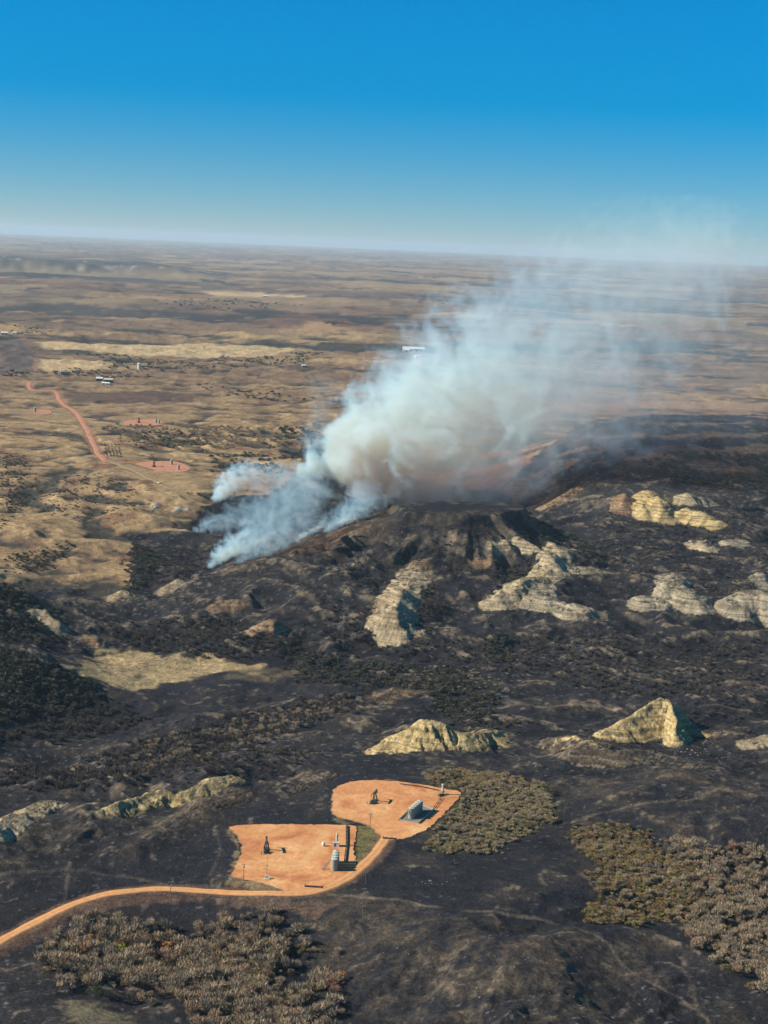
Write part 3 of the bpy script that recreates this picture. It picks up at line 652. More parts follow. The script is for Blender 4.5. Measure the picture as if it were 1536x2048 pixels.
def pad_ob(key, mat):
    q, z = PADS[key]; q = resample(np.vstack([q, q[:1]]), 2.0)[:-1]
    if ((q[:, 0] * np.roll(q[:, 1], -1) - np.roll(q[:, 0], -1) * q[:, 1]).sum()) < 0: q = q[::-1]
    cen = q.mean(0); n_ = len(q); jit = fbm(q[:, 0] / 6, q[:, 1] / 6, 3, 310) * 1.1
    nv = np.stack([np.gradient(q[:, 1]), -np.gradient(q[:, 0])], 1); nv /= np.linalg.norm(nv, axis=1)[:, None] + 1e-9
    q = q + nv * jit[:, None] * 1.6 + nv * (perlin(q[:, 0] / 2.3, q[:, 1] / 2.3, 5) * .7)[:, None]
    v = [(a, b, z) for a, b in q] + [(a, b, z - 1.1) for a, b in q + nv * 1.6]
    f = [tuple(range(n_))] + [(i, i + n_, (i + 1) % n_ + n_, (i + 1) % n_) for i in range(n_)]
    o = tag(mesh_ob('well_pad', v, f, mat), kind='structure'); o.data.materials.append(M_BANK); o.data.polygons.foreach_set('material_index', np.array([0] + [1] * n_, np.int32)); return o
def pad_at(px, py, key):
    x, y = on_plane(px, py, PADS[key][1]); return (x, y, PADS[key][1])
def pad_material():
    """scoria with worn wheel circles and paler scraped streaks"""
    m = M_PAD; nt = m.node_tree; N = nt.nodes; K = nt.links.new; b = N['Principled BSDF']
    geo = N.new('ShaderNodeNewGeometry')
    def nz(s, det, dist, ofs=0.0):
        a = N.new('ShaderNodeMapping'); a.inputs['Scale'].default_value = s; a.inputs['Location'].default_value = (ofs, ofs, 0); K(geo.outputs['Position'], a.inputs['Vector'])
        n_ = N.new('ShaderNodeTexNoise'); n_.inputs['Scale'].default_value = 1; n_.inputs['Detail'].default_value = det; n_.inputs['Roughness'].default_value = .6; n_.inputs['Distortion'].default_value = dist; K(a.outputs[0], n_.inputs['Vector']); return n_.outputs['Fac']
    def ramp(s, stops):
        r_ = N.new('ShaderNodeValToRGB'); e = r_.color_ramp.elements; e[0].position, e[0].color = stops[0][0], stops[0][1] + (1,); e[1].position, e[1].color = stops[-1][0], stops[-1][1] + (1,)
        for p_, c_ in stops[1:-1]: q = e.new(p_); q.color = c_ + (1,)
        K(s, r_.inputs[0]); return r_.outputs[0]
    def ring(px, py, key, rad, wid):
        c_ = pad_at(px, py, key); dn = N.new('ShaderNodeVectorMath'); dn.operation = 'DISTANCE'; K(geo.outputs['Position'], dn.inputs[0]); dn.inputs[1].default_value = c_
        def mth(op, a_, v_):
            q = N.new('ShaderNodeMath'); q.operation = op; K(a_, q.inputs[0])
            if v_ is not None: q.inputs[1].default_value = v_
            return q.outputs[0]
        wob = N.new('ShaderNodeMath'); wob.operation = 'MULTIPLY_ADD'; K(wobble, wob.inputs[0]); wob.inputs[1].default_value = rad * 1.8 + 3; K(dn.outputs['Value'], wob.inputs[2])
        d_ = mth('ABSOLUTE', mth('SUBTRACT', wob.outputs[0], rad * 1.9 + 1.5), None)
        q = N.new('ShaderNodeMapRange'); q.interpolation_type = 'SMOOTHSTEP'; q.inputs['From Min'].default_value = 0; q.inputs['From Max'].default_value = wid; q.inputs['To Min'].default_value = 1; q.inputs['To Max'].default_value = 0; K(d_, q.inputs['Value']); return q.outputs[0]
    wobble = nz((.05, .05, .05), 3, .4, 4.0)
    marks = [(ring(533, 1700, 'left', 15, 3.0), (1.22, 1.28, 1.4)), (ring(533, 1700, 'left', 21, 1.6), (.86, .80, .76)), (ring(533, 1700, 'left', 1, 5.0), (.55, .50, .52)), (ring(672, 1735, 'left', 6, 6.0), (.70, .62, .62)), (ring(672, 1735, 'left', 16, 2.5), (1.18, 1.22, 1.3)),
             (ring(748, 1603, 'right', 14, 3.0), (1.22, 1.28, 1.4)), (ring(748, 1603, 'right', 20, 1.6), (.86, .80, .76)), (ring(748, 1603, 'right', 1, 5.0), (.58, .52, .52)), (ring(885, 1592, 'right', 4, 6.0), (.70, .64, .64)), (ring(790, 1660, 'right', 9, 5.0), (1.18, 1.22, 1.28)), (ring(610, 1760, 'left', 10, 5.0), (1.16, 1.22, 1.28))]
    base = ramp(nz((.035, .03, .05), 6, 1.2), [(.32, (.45, .165, .066)), (.46, (.58, .25, .095)), (.58, (.65, .325, .130)), (.70, (.70, .40, .18))])
    fine = nz((.45, .28, .4), 5, .6, 9.0)
    mr = N.new('ShaderNodeMapRange'); mr.inputs['From Min'].default_value = .3; mr.inputs['From Max'].default_value = .7; mr.inputs['To Min'].default_value = .82; mr.inputs['To Max'].default_value = 1.15; K(fine, mr.inputs['Value'])
    s_ = N.new('ShaderNodeVectorMath'); s_.operation = 'SCALE'; 
    for fac_, tint in marks:
        mm = N.new('ShaderNodeMix'); mm.data_type = 'RGBA'; mm.blend_type = 'MULTIPLY'; mm.inputs[0].default_value = .5; hf = N.new('ShaderNodeMath'); hf.operation = 'MULTIPLY'; hf.inputs[1].default_value = .55; K(fac_, hf.inputs[0]); K(hf.outputs[0], mm.inputs[0]); K(base, mm.inputs[6]); mm.inputs[7].default_value = tint + (1,); base = mm.outputs[2]
    K(base, s_.inputs[0]); K(mr.outputs[0], s_.inputs['Scale']); K(s_.outputs[0], b.inputs['Base Color'])
    bp = N.new('ShaderNodeBump'); bp.inputs['Distance'].default_value = .25; bp.inputs['Strength'].default_value = .5; K(fine, bp.inputs['Height']); K(bp.outputs[0], b.inputs['Normal'])
pad_material()
for k_ in ('left', 'right'): pad_ob(k_, M_PAD)
for k_ in ('far1', 'far2', 'far3'): pad_ob(k_, M_PADF)

# -------------------------------------------------- mesh builder
class MB:
    def __init__(s): s.v = []; s.f = []
    def box(s, c, d, rz=0.0):
        i = len(s.v); cs, sn = math.cos(rz), math.sin(rz)
        for x in (-.5, .5):
            for y in (-.5, .5):
                for z in (-.5, .5):
                    a, b = x * d[0], y * d[1]; s.v.append((c[0] + a * cs - b * sn, c[1] + a * sn + b * cs, c[2] + z * d[2]))
        s.f += [tuple(i + k for k in q) for q in ((0,1,3,2),(4,6,7,5),(0,4,5,1),(2,3,7,6),(0,2,6,4),(1,5,7,3))]
        return s
    def cyl(s, a, b, r0, r1=None, n=10, cap=True):
        r1 = r0 if r1 is None else r1; a = Vector(a); b = Vector(b); w = (b - a).normalized()
        u = w.orthogonal().normalized(); t = w.cross(u); i = len(s.v)
        for p, r in ((a, r0), (b, r1)):
            for k in range(n):
                g = 2 * math.pi * k / n; s.v.append(tuple(p + u * (r * math.cos(g)) + t * (r * math.sin(g))))
        for k in range(n): s.f.append((i + k, i + (k + 1) % n, i + n + (k + 1) % n, i + n + k))
        if cap: s.f.append(tuple(i + k for k in range(n))[::-1]); s.f.append(tuple(i + n + k for k in range(n)))
        return s
    def bar(s, a, b, w): return s.cyl(a, b, w * .7071, n=4)
    def lathe(s, c, prof, n=14):
        i = len(s.v)
        for r, z in prof:
            for k in range(n): g = 2 * math.pi * k / n; s.v.append((c[0] + r * math.cos(g), c[1] + r * math.sin(g), c[2] + z))
        for j in range(len(prof) - 1):
            for k in range(n): s.f.append((i + j * n + k, i + j * n + (k + 1) % n, i + (j + 1) * n + (k + 1) % n, i + (j + 1) * n + k))
        s.f.append(tuple(i + (len(prof) - 1) * n + k for k in range(n)))
        return s
    def prism(s, pts, axis, a, b):
        i = len(s.v); n = len(pts)
        for q in (a, b):
            for u, w in pts: s.v.append((q, u, w) if axis == 'x' else (u, q, w))
        s.f += [tuple(i + k for k in range(n))[::-1], tuple(i + n + k for k in range(n))]
        s.f += [(i + k, i + (k + 1) % n, i + n + (k + 1) % n, i + n + k) for k in range(n)]
        return s
    def build(s, name, mat, parent=None, smooth=False): return mesh_ob(name, s.v, s.f, mat, parent, smooth)
def copy_tree(o, parent=None):
    c = o.copy(); COLL.objects.link(c); c.parent = parent
    for ch in [q for q in bpy.data.objects if q.parent is o]: copy_tree(ch, c)
    return c
def gz(x, y): return float(height_at(x, y)[0])
def land(px, py):
    x, y, _ = hit(px, py, H); return (x, y, gz(x, y))
M_GREEN = material('grey_green_paint', (.075, .095, .085), .5, 2.0, .2)
M_DARK = material('dark_steel', (.035, .037, .04), .55, 2.0, .25)
M_TANK = material('pale_tank_paint', (.29, .30, .24), .55, .6, .12)
M_TROOF = material('tank_roof', (.50, .50, .42), .6, .8, .12)
M_WHITE = material('white_paint', (.60, .60, .56), .55, 1.0, .08)
M_STEEL = material('galvanised_steel', (.36, .37, .36), .45, 2.0, .15, metallic=.3)
M_WOOD = material('weathered_pole', (.16, .125, .09), .9, 3.0, .25)
M_RED = material('red_rail_paint', (.35, .07, .045), .6, 2.0, .15)
M_LINER = material('containment_gravel', (.24, .20, .145), .95, .8, .2)
M_GLASS = material('dark_glass', (.02, .025, .03), .15, 1.0, .05)
M_TYRE = material('tyre_rubber', (.02, .02, .02), .9, 4.0, .1)

# -------------------------------------------------- pump jacks
def pumpjack(label, group):
    t = empty('pumpjack', (0, 0, 0)); tag(t, label, 'pump jack', group)
    b = MB(); b.box((-.75, .2, .3), (.3, 8.6, .6)); b.box((.75, .2, .3), (.3, 8.6, .6))
    for y in (-3.8, -1.6, .6, 2.6, 4.2): b.box((0, y, .3), (1.2, .3, .5))
    b.build('skid_base', M_DARK, t)
    MB().box((0, .2, .02), (3.0, 10.2, .3)).build('concrete_pad', M_LINER, t)
    zt = 6.6
    for sx in (-1, 1):
        MB().bar((sx * 1.15, -2.6, .6), (sx * .3, -1.2, zt), .5).build('samson_post_leg', M_GREEN, t)
    MB().bar((0, 1.2, .6), (0, -1.0, zt), .45).build('rear_post_leg', M_GREEN, t)
    for k in range(1, 6, 2):
        u = k / 6; MB().bar((-1.15 + .93 * u, -2.6 + 1.4 * u, .6 + 6 * u), (1.15 - .93 * u, -2.6 + 1.4 * u, .6 + 6 * u), .2).build('brace', M_GREEN, t)
    b = MB(); y0, y1, dz = -4.4, 3.2, .24
    b.prism([(y0, zt + .25 - dz * 1.2), (y1, zt + .25 + dz * .8), (y1, zt + .75 + dz * .8), (-1.1, zt + 1.0), (y0, zt + .8 - dz * 1.2)], 'x', -.38, .38)
    b.build('walking_beam', M_GREEN, t)
    MB().box((0, -1.1, zt + .12), (.9, .6, .3)).build('saddle_bearing', M_DARK, t)
    b = MB(); hh = [(y0 + .15, zt + 1.35), (y0 - .55, zt + 1.25), (y0 - .95, zt + .3), (y0 - 1.05, zt - .7), (y0 - .75, zt - 1.75), (y0 - .2, zt - .9), (y0 + .25, zt + .1)]
    b.prism(hh, 'x', -.45, .45); b.build('horsehead', M_GREEN, t)
    b = MB(); b.cyl((-.12, y0 - 1.02, zt - .9), (-.12, y0 - .95, 2.2), .04, n=5); b.cyl((.12, y0 - 1.02, zt - .9), (.12, y0 - .95, 2.2), .04, n=5); b.box((0, y0 - .97, 2.2), (.5, .2, .2)); b.build('bridle', M_STEEL, t)
    b = MB(); b.cyl((0, y0 - .97, 0), (0, y0 - .97, 1.5), .16, n=8); b.cyl((0, y0 - .97, 1.5), (0, y0 - .97, 2.2), .05, n=6); b.cyl((-.6, y0 - .97, .8), (.6, y0 - .97, .8), .1, n=6); b.build('wellhead', M_DARK, t)
    b = MB(); b.box((0, 2.4, 1.35), (1.1, 1.6, 1.6)); b.cyl((-1.3, 2.4, 2.1), (1.3, 2.4, 2.1), .22, n=10); b.build('gearbox', M_DARK, t)
    for sx in (-1, 1):
        c = MB(); c.prism([(2.1, 1.7), (3.0, 1.9), (3.3, .55), (2.7, .35)], 'x', sx * 1.05 - .14, sx * 1.05 + .14)
        cr = c.build('crank', M_GREEN, t)
        w = MB(); w.prism([(2.2, .9), (3.7, 1.3), (3.85, .5), (3.2, .1), (2.4, .2)], 'x', sx * 1.32 - .14, sx * 1.32 + .14); w.build('counterweight', M_GREEN, cr)
        MB().bar((sx * 1.0, 2.95, .9), (sx * .75, 3.05, zt + .3), .16).build('pitman_arm', M_GREEN, t)
    MB().cyl((-.95, 3.05, zt + .35), (.95, 3.05, zt + .35), .17, n=8).build('equalizer', M_GREEN, t)
    b = MB(); b.cyl((-.5, 4.1, 1.1), (.6, 4.1, 1.1), .45, n=10); b.box((0, 4.1, .65), (1.2, .8, .2)); b.build('motor', M_DARK, t)
    MB().box((.7, 3.2, 1.2), (.12, 1.9, .9)).build('belt_guard', M_RED, t)
    b = MB(); b.box((2.4, 5.2, 1.0), (.6, .5, 1.5)); b.bar((2.4, 5.2, .3), (2.4, 5.2, 2.4), .12); b.build('control_cabinet', M_STEEL, t)
    return t
GP = 'pump jacks on the red well pads'
pj = pumpjack('grey-green pump jack seen end on, on the nearer orange pad', GP)
pj.location = pad_at(533, 1702, 'left'); pj.rotation_euler = (0, 0, R(186)); pj.scale = (1.2, 1.0, .84)
for (px, py, key, rz, s, lb) in ((748, 1604, 'right', 165, .84, 'grey-green pump jack on the right-hand orange pad, behind the five tanks'),
                                 (308, 933, 'far1', 190, 1.0, 'tiny dark pump jack on the distant red pad left of the smoke'),
                                 (278, 845, 'far2', 190, 1.05, 'tiny dark pump jack on the distant rectangular pad beside the red road')):
    c = copy_tree(pj); c.location = pad_at(px, py, key); c.rotation_euler = (0, 0, R(rz)); c.scale = (s * 1.4, s * 1.2, s); c['label'] = lb

# -------------------------------------------------- storage tanks
def tank(label, group, r=1.83, h=6.3):
    t = empty('storage_tank', (0, 0, 0)); tag(t, label, 'tank', group)
    MB().lathe((0, 0, 0), [(r, 0), (r, h * .33), (r + .03, h * .335), (r, h * .34), (r, h * .66), (r + .03, h * .665), (r, h * .67), (r, h - .1), (r + .06, h - .05), (r + .06, h)], 24).build('shell', M_TANK, t, False)
    rf = MB().lathe((0, 0, h), [(r + .04, 0), (r * .6, .22), (.25, .42)], 24).build('roof', M_TROOF, t)
    MB().cyl((.7, .3, h + .15), (.7, .3, h + .7), .3, n=10).build('hatch', M_STEEL, rf)
    MB().cyl((-.5, -.4, h + .2), (-.5, -.4, h + .95), .1, n=6).build('vent', M_DARK, rf)
    MB().cyl((0, -r - .15, .5), (0, -r + .1, .5), .4, n=10).build('manway', M_STEEL, t)
    return t
def tank_row(a, b, n_, key, labels, group, first=None, **kw):
    out = []
    for i in range(n_):
        u = i / (n_ - 1) if n_ > 1 else 0
        px = a[0] + (b[0] - a[0]) * u; py = a[1] + (b[1] - a[1]) * u
        t = tank('', group, **kw) if (first is None and not out) else copy_tree(first or out[0])
        t.location = pad_at(px, py, key); t.rotation_euler = (0, 0, R(15 * i)); t['label'] = labels[i]; out.append(t)
    return out
g1 = 'tank row on the nearer orange pad'
ORD = ['nearest', 'second', 'third', 'farthest']
LT = tank_row((668, 1740), (671.5, 1724.5), 4, 'left', ['pale upright oil tank, nearest of the four on the nearer pad', 'pale oil tank second from the front on the nearer pad', 'pale oil tank third from the front on the nearer pad', 'pale oil tank at the back of the row on the nearer pad'], g1)
g2 = 'tank row inside the low containment wall'
RT = tank_row((822, 1636), (839, 1622), 5, 'right', ['pale oil tank at the front end of the walled row of five', 'second pale tank from the front inside the containment wall', 'middle pale tank of the five inside the containment wall', 'fourth pale tank from the front inside the containment wall', 'pale tank at the back end of the walled row of five'], g2, first=LT[0])
for k, (px, py, key, s, lb) in enumerate(((343, 929, 'far1', 1.0, 'tiny white upright tank at the back of the distant red pad'), (357, 939, 'far1', .95, 'tiny pale upright tank at the right end of the distant red pad'),
        (312, 846, 'far2', 1.0, 'tiny tank at the right end of the distant rectangular pad'), (318, 847, 'far2', 1.0, 'tiny rightmost tank on the distant rectangular pad'), (70, 824, 'far3', 1.2, 'tiny tank at the left end of the farthest red pad'))):
    c = copy_tree(LT[0]); c.location = pad_at(px, py, key); c.scale = (s,) * 3; c['label'] = lb; c['group'] = 'tanks on the distant red pads'

def stairs(name, label, p, rz, n_=12, rise=6.0, run=6.5):
    t = empty(name, p, rz); tag(t, label, 'stairs')
    for s_ in (-1, 1):
        MB().bar((s_ * .45, 0, 0), (s_ * .45, run, rise), .16).build('stringer', M_DARK, t)
        b = MB(); b.bar((s_ * .45, 0, 1.0), (s_ * .45, run, rise + 1.0), .07)
        for k in range(5): u = k / 4; b.bar((s_ * .45, run * u, rise * u), (s_ * .45, run * u, rise * u + 1.0), .07)
        b.build('handrail', M_STEEL, t)
    for k in range(n_): u = (k + .5) / n_; MB().box((0, run * u, rise * u), (.9, .3, .06)).build('tread', M_STEEL, t)
    MB().box((0, run + .9, rise), (1.2, 1.8, .08)).build('platform', M_STEEL, t)
    return t
stairs('tank_stairway', 'dark steel stairway climbing to the tanks on the nearer pad', pad_at(645, 1739, 'left'), R(-52))
stairs('tank_stairway', 'pale steel stairway at the front of the walled tank row', pad_at(811, 1641, 'right'), R(-25), run=5.0)

# containment wall round the right-hand tanks
cw = [pad_at(px, py, 'right') for px, py in ((798, 1641), (833, 1606), (867, 1620), (838, 1647))]
cwt = empty('containment_wall', cw[0]); tag(cwt, 'low dark rectangular containment wall round the row of five tanks', 'wall')
o0 = Vector(cw[0])
for i in range(4):
    a = Vector(cw[i]) - o0; b = Vector(cw[(i + 1) % 4]) - o0
    L_ = (b - a).length; m_ = (a + b) / 2; rz_ = math.atan2(b.y - a.y, b.x - a.x)
    MB().box((m_.x, m_.y, .45), (L_ - .25, .2, .9), rz_).build('wall_panel', M_STEEL, cwt)
    MB().box((a.x, a.y, .5), (.3, .3, 1.0), rz_).build('corner_post', M_DARK, cwt)
q_ = [Vector(c_) - o0 for c_ in cw]
mesh_ob('liner', [(v_.x, v_.y, .06) for v_ in q_], [(0, 1, 2, 3)], M_LINER, cwt)

# -------------------------------------------------- treaters, small vessels
def treater(label, p, rz, tall=6.2, r=.75, cap=False, shed=True):
    t = empty('heater_treater', p, rz, .85); tag(t, label, 'treater')
    pr = [(r, 0.0), (r, tall - .5), (r * .85, tall - .15), (r * .5, tall + .1), (.05, tall + .2)] if not cap else [(r, 0), (r, tall - .3), (r * 1.35, tall - .3), (r * 1.35, tall + .15), (.1, tall + .2)]
    MB().lathe((.3, 1.2, 2.0 if shed else .6), pr, 16).build('vessel', M_TROOF, t)
    if shed:
        MB().box((0, 0, 1.25), (4.4, 2.6, 2.5)).build('shed_wall', M_WHITE, t)
        b = MB(); b.prism([(-1.5, 2.5), (1.5, 2.5), (1.5, 2.65), (0, 3.2), (-1.5, 2.65)], 'x', -2.35, 2.35); b.build('shed_roof', M_TROOF, t)
        MB().box((-.5, -1.33, 1.0), (.95, .08, 2.0)).build('door', M_DARK, t)
        MB().cyl((-1.6, -.4, 2.6), (-1.6, -.4, 4.4), .16, n=8).build('flue', M_STEEL, t)
    b = MB(); b.cyl((-3.4, -.6, .9), (.2, -.6, .9), .0 + .45, n=12); b.bar((-3, -.6, 0), (-3, -.6, .6), .15); b.bar((-.2, -.6, 0), (-.2, -.6, .6), .15)
    if not shed: b.build('horizontal_separator', M_GREEN, t)
    b = MB(); b.cyl((1.2, 1.2, .4), (5.2, 1.2, .4), .09, n=6); b.cyl((1.2, .6, .5), (5.2, .6, .5), .09, n=6)
    for k in range(4): b.bar((1.6 + k, .9, 0), (1.6 + k, .9, .5), .12)
    b.build('pipework', M_DARK, t)
    return t
tr = treater('white shed with tall domed treater vessel on the nearer pad', pad_at(672, 1692, 'left'), R(-4))
t2 = treater('tall pale flat-topped treater among pipes at the tip of right-hand pad', pad_at(885, 1590, 'right'), R(12), 7.0, .8, True, False)
b = MB(); b.box((-1.6, -2.2, .35), (4.2, 2.6, .3), .3); b.cyl((-3.2, -2.6, 1.2), (.2, -1.7, 1.2), .7, n=12); b.build('skid_vessel', M_GREEN, t2)
b = MB()
for k in range(4): b.bar((1.8 * math.cos(k * 1.57 + .8), 1.2 + 1.8 * math.sin(k * 1.57 + .8), 0), (.6 * math.cos(k * 1.57 + .8), 1.2 + .6 * math.sin(k * 1.57 + .8), 2.4), .14)
b.box((.3, 1.2, 2.3), (2.6, 2.4, .1)); b.build('platform_frame', M_GREEN, t2)
v_ = empty('chemical_tank', pad_at(647, 1692, 'left')); tag(v_, 'small white round tank standing left of the white shed', 'tank')
MB().lathe((0, 0, .25), [(.8, 0), (1.0, .3), (1.0, 1.5), (.7, 1.9), (.2, 2.05)], 14).build('shell', M_WHITE, v_, True); b = MB(); b.bar((-.6, 0, 0), (-.6, 0, .5), .15); b.bar((.6, 0, 0), (.6, 0, .5), .15); b.bar((0, .6, 0), (0, .6, .5), .15); b.build('stand', M_DARK, v_)
v_ = empty('meter_cabinet', pad_at(533, 1757, 'left')); tag(v_, 'white meter cabinet on a pale slab at the front edge of nearer pad', 'cabinet')
MB().box((0, 0, 1.0), (1.3, 1.0, 1.7)).build('cabinet', M_WHITE, v_); MB().box((.4, -.6, .08), (3.2, 2.0, .2)).build('slab', M_TROOF, v_); MB().prism([(-.7, 1.85), (.7, 1.85), (0, 2.15)], 'x', -.75, .75).build('lid', M_TROOF, v_)
v_ = empty('guard_rail', pad_at(526, 1756, 'left')); tag(v_, 'small dark red pipe guard rail left of the white meter cabinet', 'rail')
for k in range(3): MB().cyl((-1.2 + 1.2 * k, 0, 0), (-1.2 + 1.2 * k, 0, 1.25), .08, n=6).build('post', M_RED, v_)
MB().cyl((-1.2, 0, 1.2), (1.2, 0, 1.2), .07, n=6).build('rail', M_RED, v_); MB().cyl((-1.2, 0, .65), (1.2, 0, .65), .07, n=6).build('rail', M_RED, v_)
v_ = empty('antenna_mast', pad_at(533.5, 1752, 'left')); tag(v_, 'slender mast standing behind the white meter cabinet on the nearer pad', 'mast')
MB().cyl((0, 0, 0), (0, 0, 11.5), .13, .06, n=6).build('mast', M_WOOD, v_); MB().box((0, 0, 5.6), (.4, .4, .6)).build('junction_box', M_WOOD, v_)

def pipe_run(label, pts, key, r=.28, gap=.7, n_=2):
    P_ = [Vector(pad_at(px, py, key)) for px, py in pts]; t = empty('pipe_run', P_[0]); tag(t, label, 'pipe')
    for j in range(n_):
        for a, b_ in zip(P_[:-1], P_[1:]):
            d_ = (b_ - a).normalized(); nn = Vector((-d_.y, d_.x, 0)) * gap * (j - (n_ - 1) / 2)
            MB().cyl(a - P_[0] + nn + Vector((0, 0, .55)), b_ - P_[0] + nn + Vector((0, 0, .55)), r, n=7).build('pipe', M_DARK, t)
    L_ = 0
    for a, b_ in zip(P_[:-1], P_[1:]):
        m_ = int((b_ - a).length / 6)
        for k in range(m_):
            p_ = a + (b_ - a) * ((k + .5) / m_) - P_[0]; MB().box((p_.x, p_.y, .2), (1.6, .25, .4), math.atan2(b_.y - a.y, b_.x - a.x) + math.pi / 2).build('support', M_WOOD, t)
    return t
pipe_run('dark pipe run along the right edge of the nearer pad', [(694, 1652), (694, 1690), (690, 1724)], 'left')
pipe_run('dark pipe run along the back edge of the right-hand pad', [(800, 1569), (842, 1574), (878, 1582)], 'right', .16, .5)
pipe_run('thin pipe run from the walled tanks to the flat-topped treater', [(868, 1618), (884, 1596)], 'right', .14, 1.2)
def cattle_guard(label, p, rz, w=9.0):
    t = empty('cattle_guard', p, rz); tag(t, label, 'cattle guard')
    MB().box((0, 0, .05), (w + .6, 2.2, .12)).build('pit_frame', M_DARK, t)
    for k in range(8): MB().cyl((-w / 2, -.95 + k * .27, .16), (w / 2, -.95 + k * .27, .16), .07, n=6).build('rail', M_DARK, t)
    for s_ in (-1, 1):
        b = MB(); x_ = s_ * (w / 2 + .2); b.bar((x_, -1.1, 0), (x_, -1.1, 1.1), .15); b.bar((x_, 1.1, 0), (x_, 1.1, 1.1), .15); b.bar((x_, -1.1, 1.1), (x_, 1.1, 1.1), .12); b.build('wing', M_DARK, t)
    return t
cattle_guard('dark cattle guard where the road enters the nearer pad', pad_at(628, 1773.5, 'left'), R(-4))
cattle_guard('dark cattle guard where the road meets the right-hand pad', tuple(Vector(pad_at(779, 1677, 'right')) + Vector((0, 0, .05))), R(-6), 7.0)

# -------------------------------------------------- power poles
def pole(label, p, rz, h=9.0, lamp=False, kit=True):
    t = empty('power_pole', p, rz); tag(t, label, 'pole', 'power poles along the road')
    MB().cyl((0, 0, -.5), (0, 0, h), .19, .13, n=8).build('pole', M_WOOD, t)
    ca_ = MB().box((0, .16, h - .7), (2.6, .14, .18)).build('crossarm', M_WOOD, t)
    for k in (-1.15, -.45, .45, 1.15): MB().lathe((k, .16, h - .6), [(.05, 0), (.09, .1), (.06, .3)], 6).build('insulator', M_WHITE, ca_)
    if kit: MB().cyl((.32, -.1, h - 2.3), (.32, -.1, h - 1.4), .24, n=8).build('transformer', M_STEEL, t)
    return t
pole('power pole between the two orange pads, at the grass corner', pad_at(740, 1656, 'right'), R(10), 8.6)
pole('power pole at the front left corner of the nearer pad', pad_at(487, 1760, 'left'), R(30), 9.0)
for px, py, h, rz, lb in ((341, 1796, 9.0, 15, 'power pole in the middle of the road bend, on its near side'), (184, 1874, 9.5, 20, 'power pole with pale crossarm at the edge of the bare thicket'),
        (545, 1822, 8.5, 10, 'power pole on burnt ground just below the road and nearer pad'), (596, 1815, 6.5, 10, 'short pole on the reddish bank below the road junction'),
        (727, 1806, 8.0, 25, 'power pole on scorched grass beside the faint track'), (725, 1842, 8.0, 25, 'power pole nearest the camera on the brown slope right of the thicket'), (731, 1768, 7.0, 25, 'thin power pole right of the road curve below the grass corner')):
    pole(lb, land(px, py), R(rz), h, kit=h > 8.2)

# -------------------------------------------------- pickup on the ridge track
def pickup(label, p, rz, mat):
    t = empty('pickup_truck', p, rz); tag(t, label, 'pickup truck')
    b = MB(); b.prism([(-2.8, .55), (2.75, .55), (2.8, 1.05), (1.6, 1.2), (-2.8, 1.15)], 'x', -.98, .98); b.build('body', mat, t)
    b = MB(); b.prism([(-.7, 1.16), (1.5, 1.19), (.9, 1.85), (-.5, 1.88)], 'x', -.88, .88); cab = b.build('cab', mat, t)
    b = MB(); b.prism([(-.55, 1.25), (1.3, 1.27), (.82, 1.75), (-.42, 1.77)], 'x', -.9, .9); b.build('window', M_GLASS, cab)
    MB().box((0, -1.85, 1.17), (1.6, 1.7, .06)).build('cargo_bed', M_DARK, t)
    for sx in (-1, 1):
        for y_ in (-1.8, 1.75):
            w_ = MB().cyl((sx * .78, y_, .4), (sx * 1.02, y_, .4), .4, n=14).build('wheel', M_TYRE, t); MB().cyl((sx * 1.0, y_, .4), (sx * 1.04, y_, .4), .2, n=8).build('rim', M_STEEL, w_)
    return t
pk = pickup('small white pickup truck on the pale track above the smoke', (0, 0, 0), 0, M_WHITE)
ln_, zp_, _w = ROADS['track']; i_ = int(np.argmin([abs(np.hypot(*(l_ - np.array(hit(318, 967, H)[:2])))) for l_ in ln_])); d_ = ln_[i_ + 1] - ln_[i_]
pk.location = (ln_[i_][0], ln_[i_][1], zp_[i_] + .03); pk.rotation_euler = (0, 0, math.atan2(d_[1], d_[0]) - math.pi / 2); pk.scale = (1.15,) * 3

# -------------------------------------------------- distant farm buildings
def gable(name, label, p, rz, L_, W_, hw, hr, mats, doors=2, cat='building'):
    t = empty(name, p, rz); tag(t, label, cat)
    b = MB(); b.prism([(-W_ / 2, -1.5), (W_ / 2, -1.5), (W_ / 2, hw), (0, hw + hr), (-W_ / 2, hw)], 'x', -L_ / 2, L_ / 2); b.build('wall', mats[0], t)
    for s_ in (-1, 1):
        b = MB(); e = W_ / 2 + .5; y_ = s_ * e; n0 = hw - hr * .5 / (W_ / 2)
        b.prism([(0, hw + hr + .05), (y_, n0 + .05), (y_, n0 + .3), (0, hw + hr + .3)][::s_], 'x', -L_ / 2 - .5, L_ / 2 + .5); b.build('roof', mats[1], t)
    for k in range(doors):
        MB().box((-L_ / 2 + L_ * (k + .5) / doors, -W_ / 2 - .05, hw * .36), (min(4.5, L_ / doors * .6), .12, hw * .72)).build('door', mats[2], t)
    return t
M_RWHITE = material('white_metal_roof', (.70, .70, .69), .45, .2, .05)
M_BROWN = material('weathered_boards', (.12, .09, .07), .9, .5, .2)
gable('barn', 'long white metal barn at the left edge of the smoke plume', land(827, 702), R(2), 64, 26, 7, 5, (M_WHITE, M_RWHITE, M_DARK), 4, 'barn')
gable('barn', 'lower white end building joined to the long barn, left of it', land(813, 704), R(0), 17, 20, 6, 3, (M_WHITE, M_RWHITE, M_DARK), 1, 'barn')
gable('shed', 'small white shed in front of the long white barn', land(834, 715), R(20), 13, 12, 4.5, 3, (M_WHITE, M_RWHITE, M_DARK), 1, 'shed')
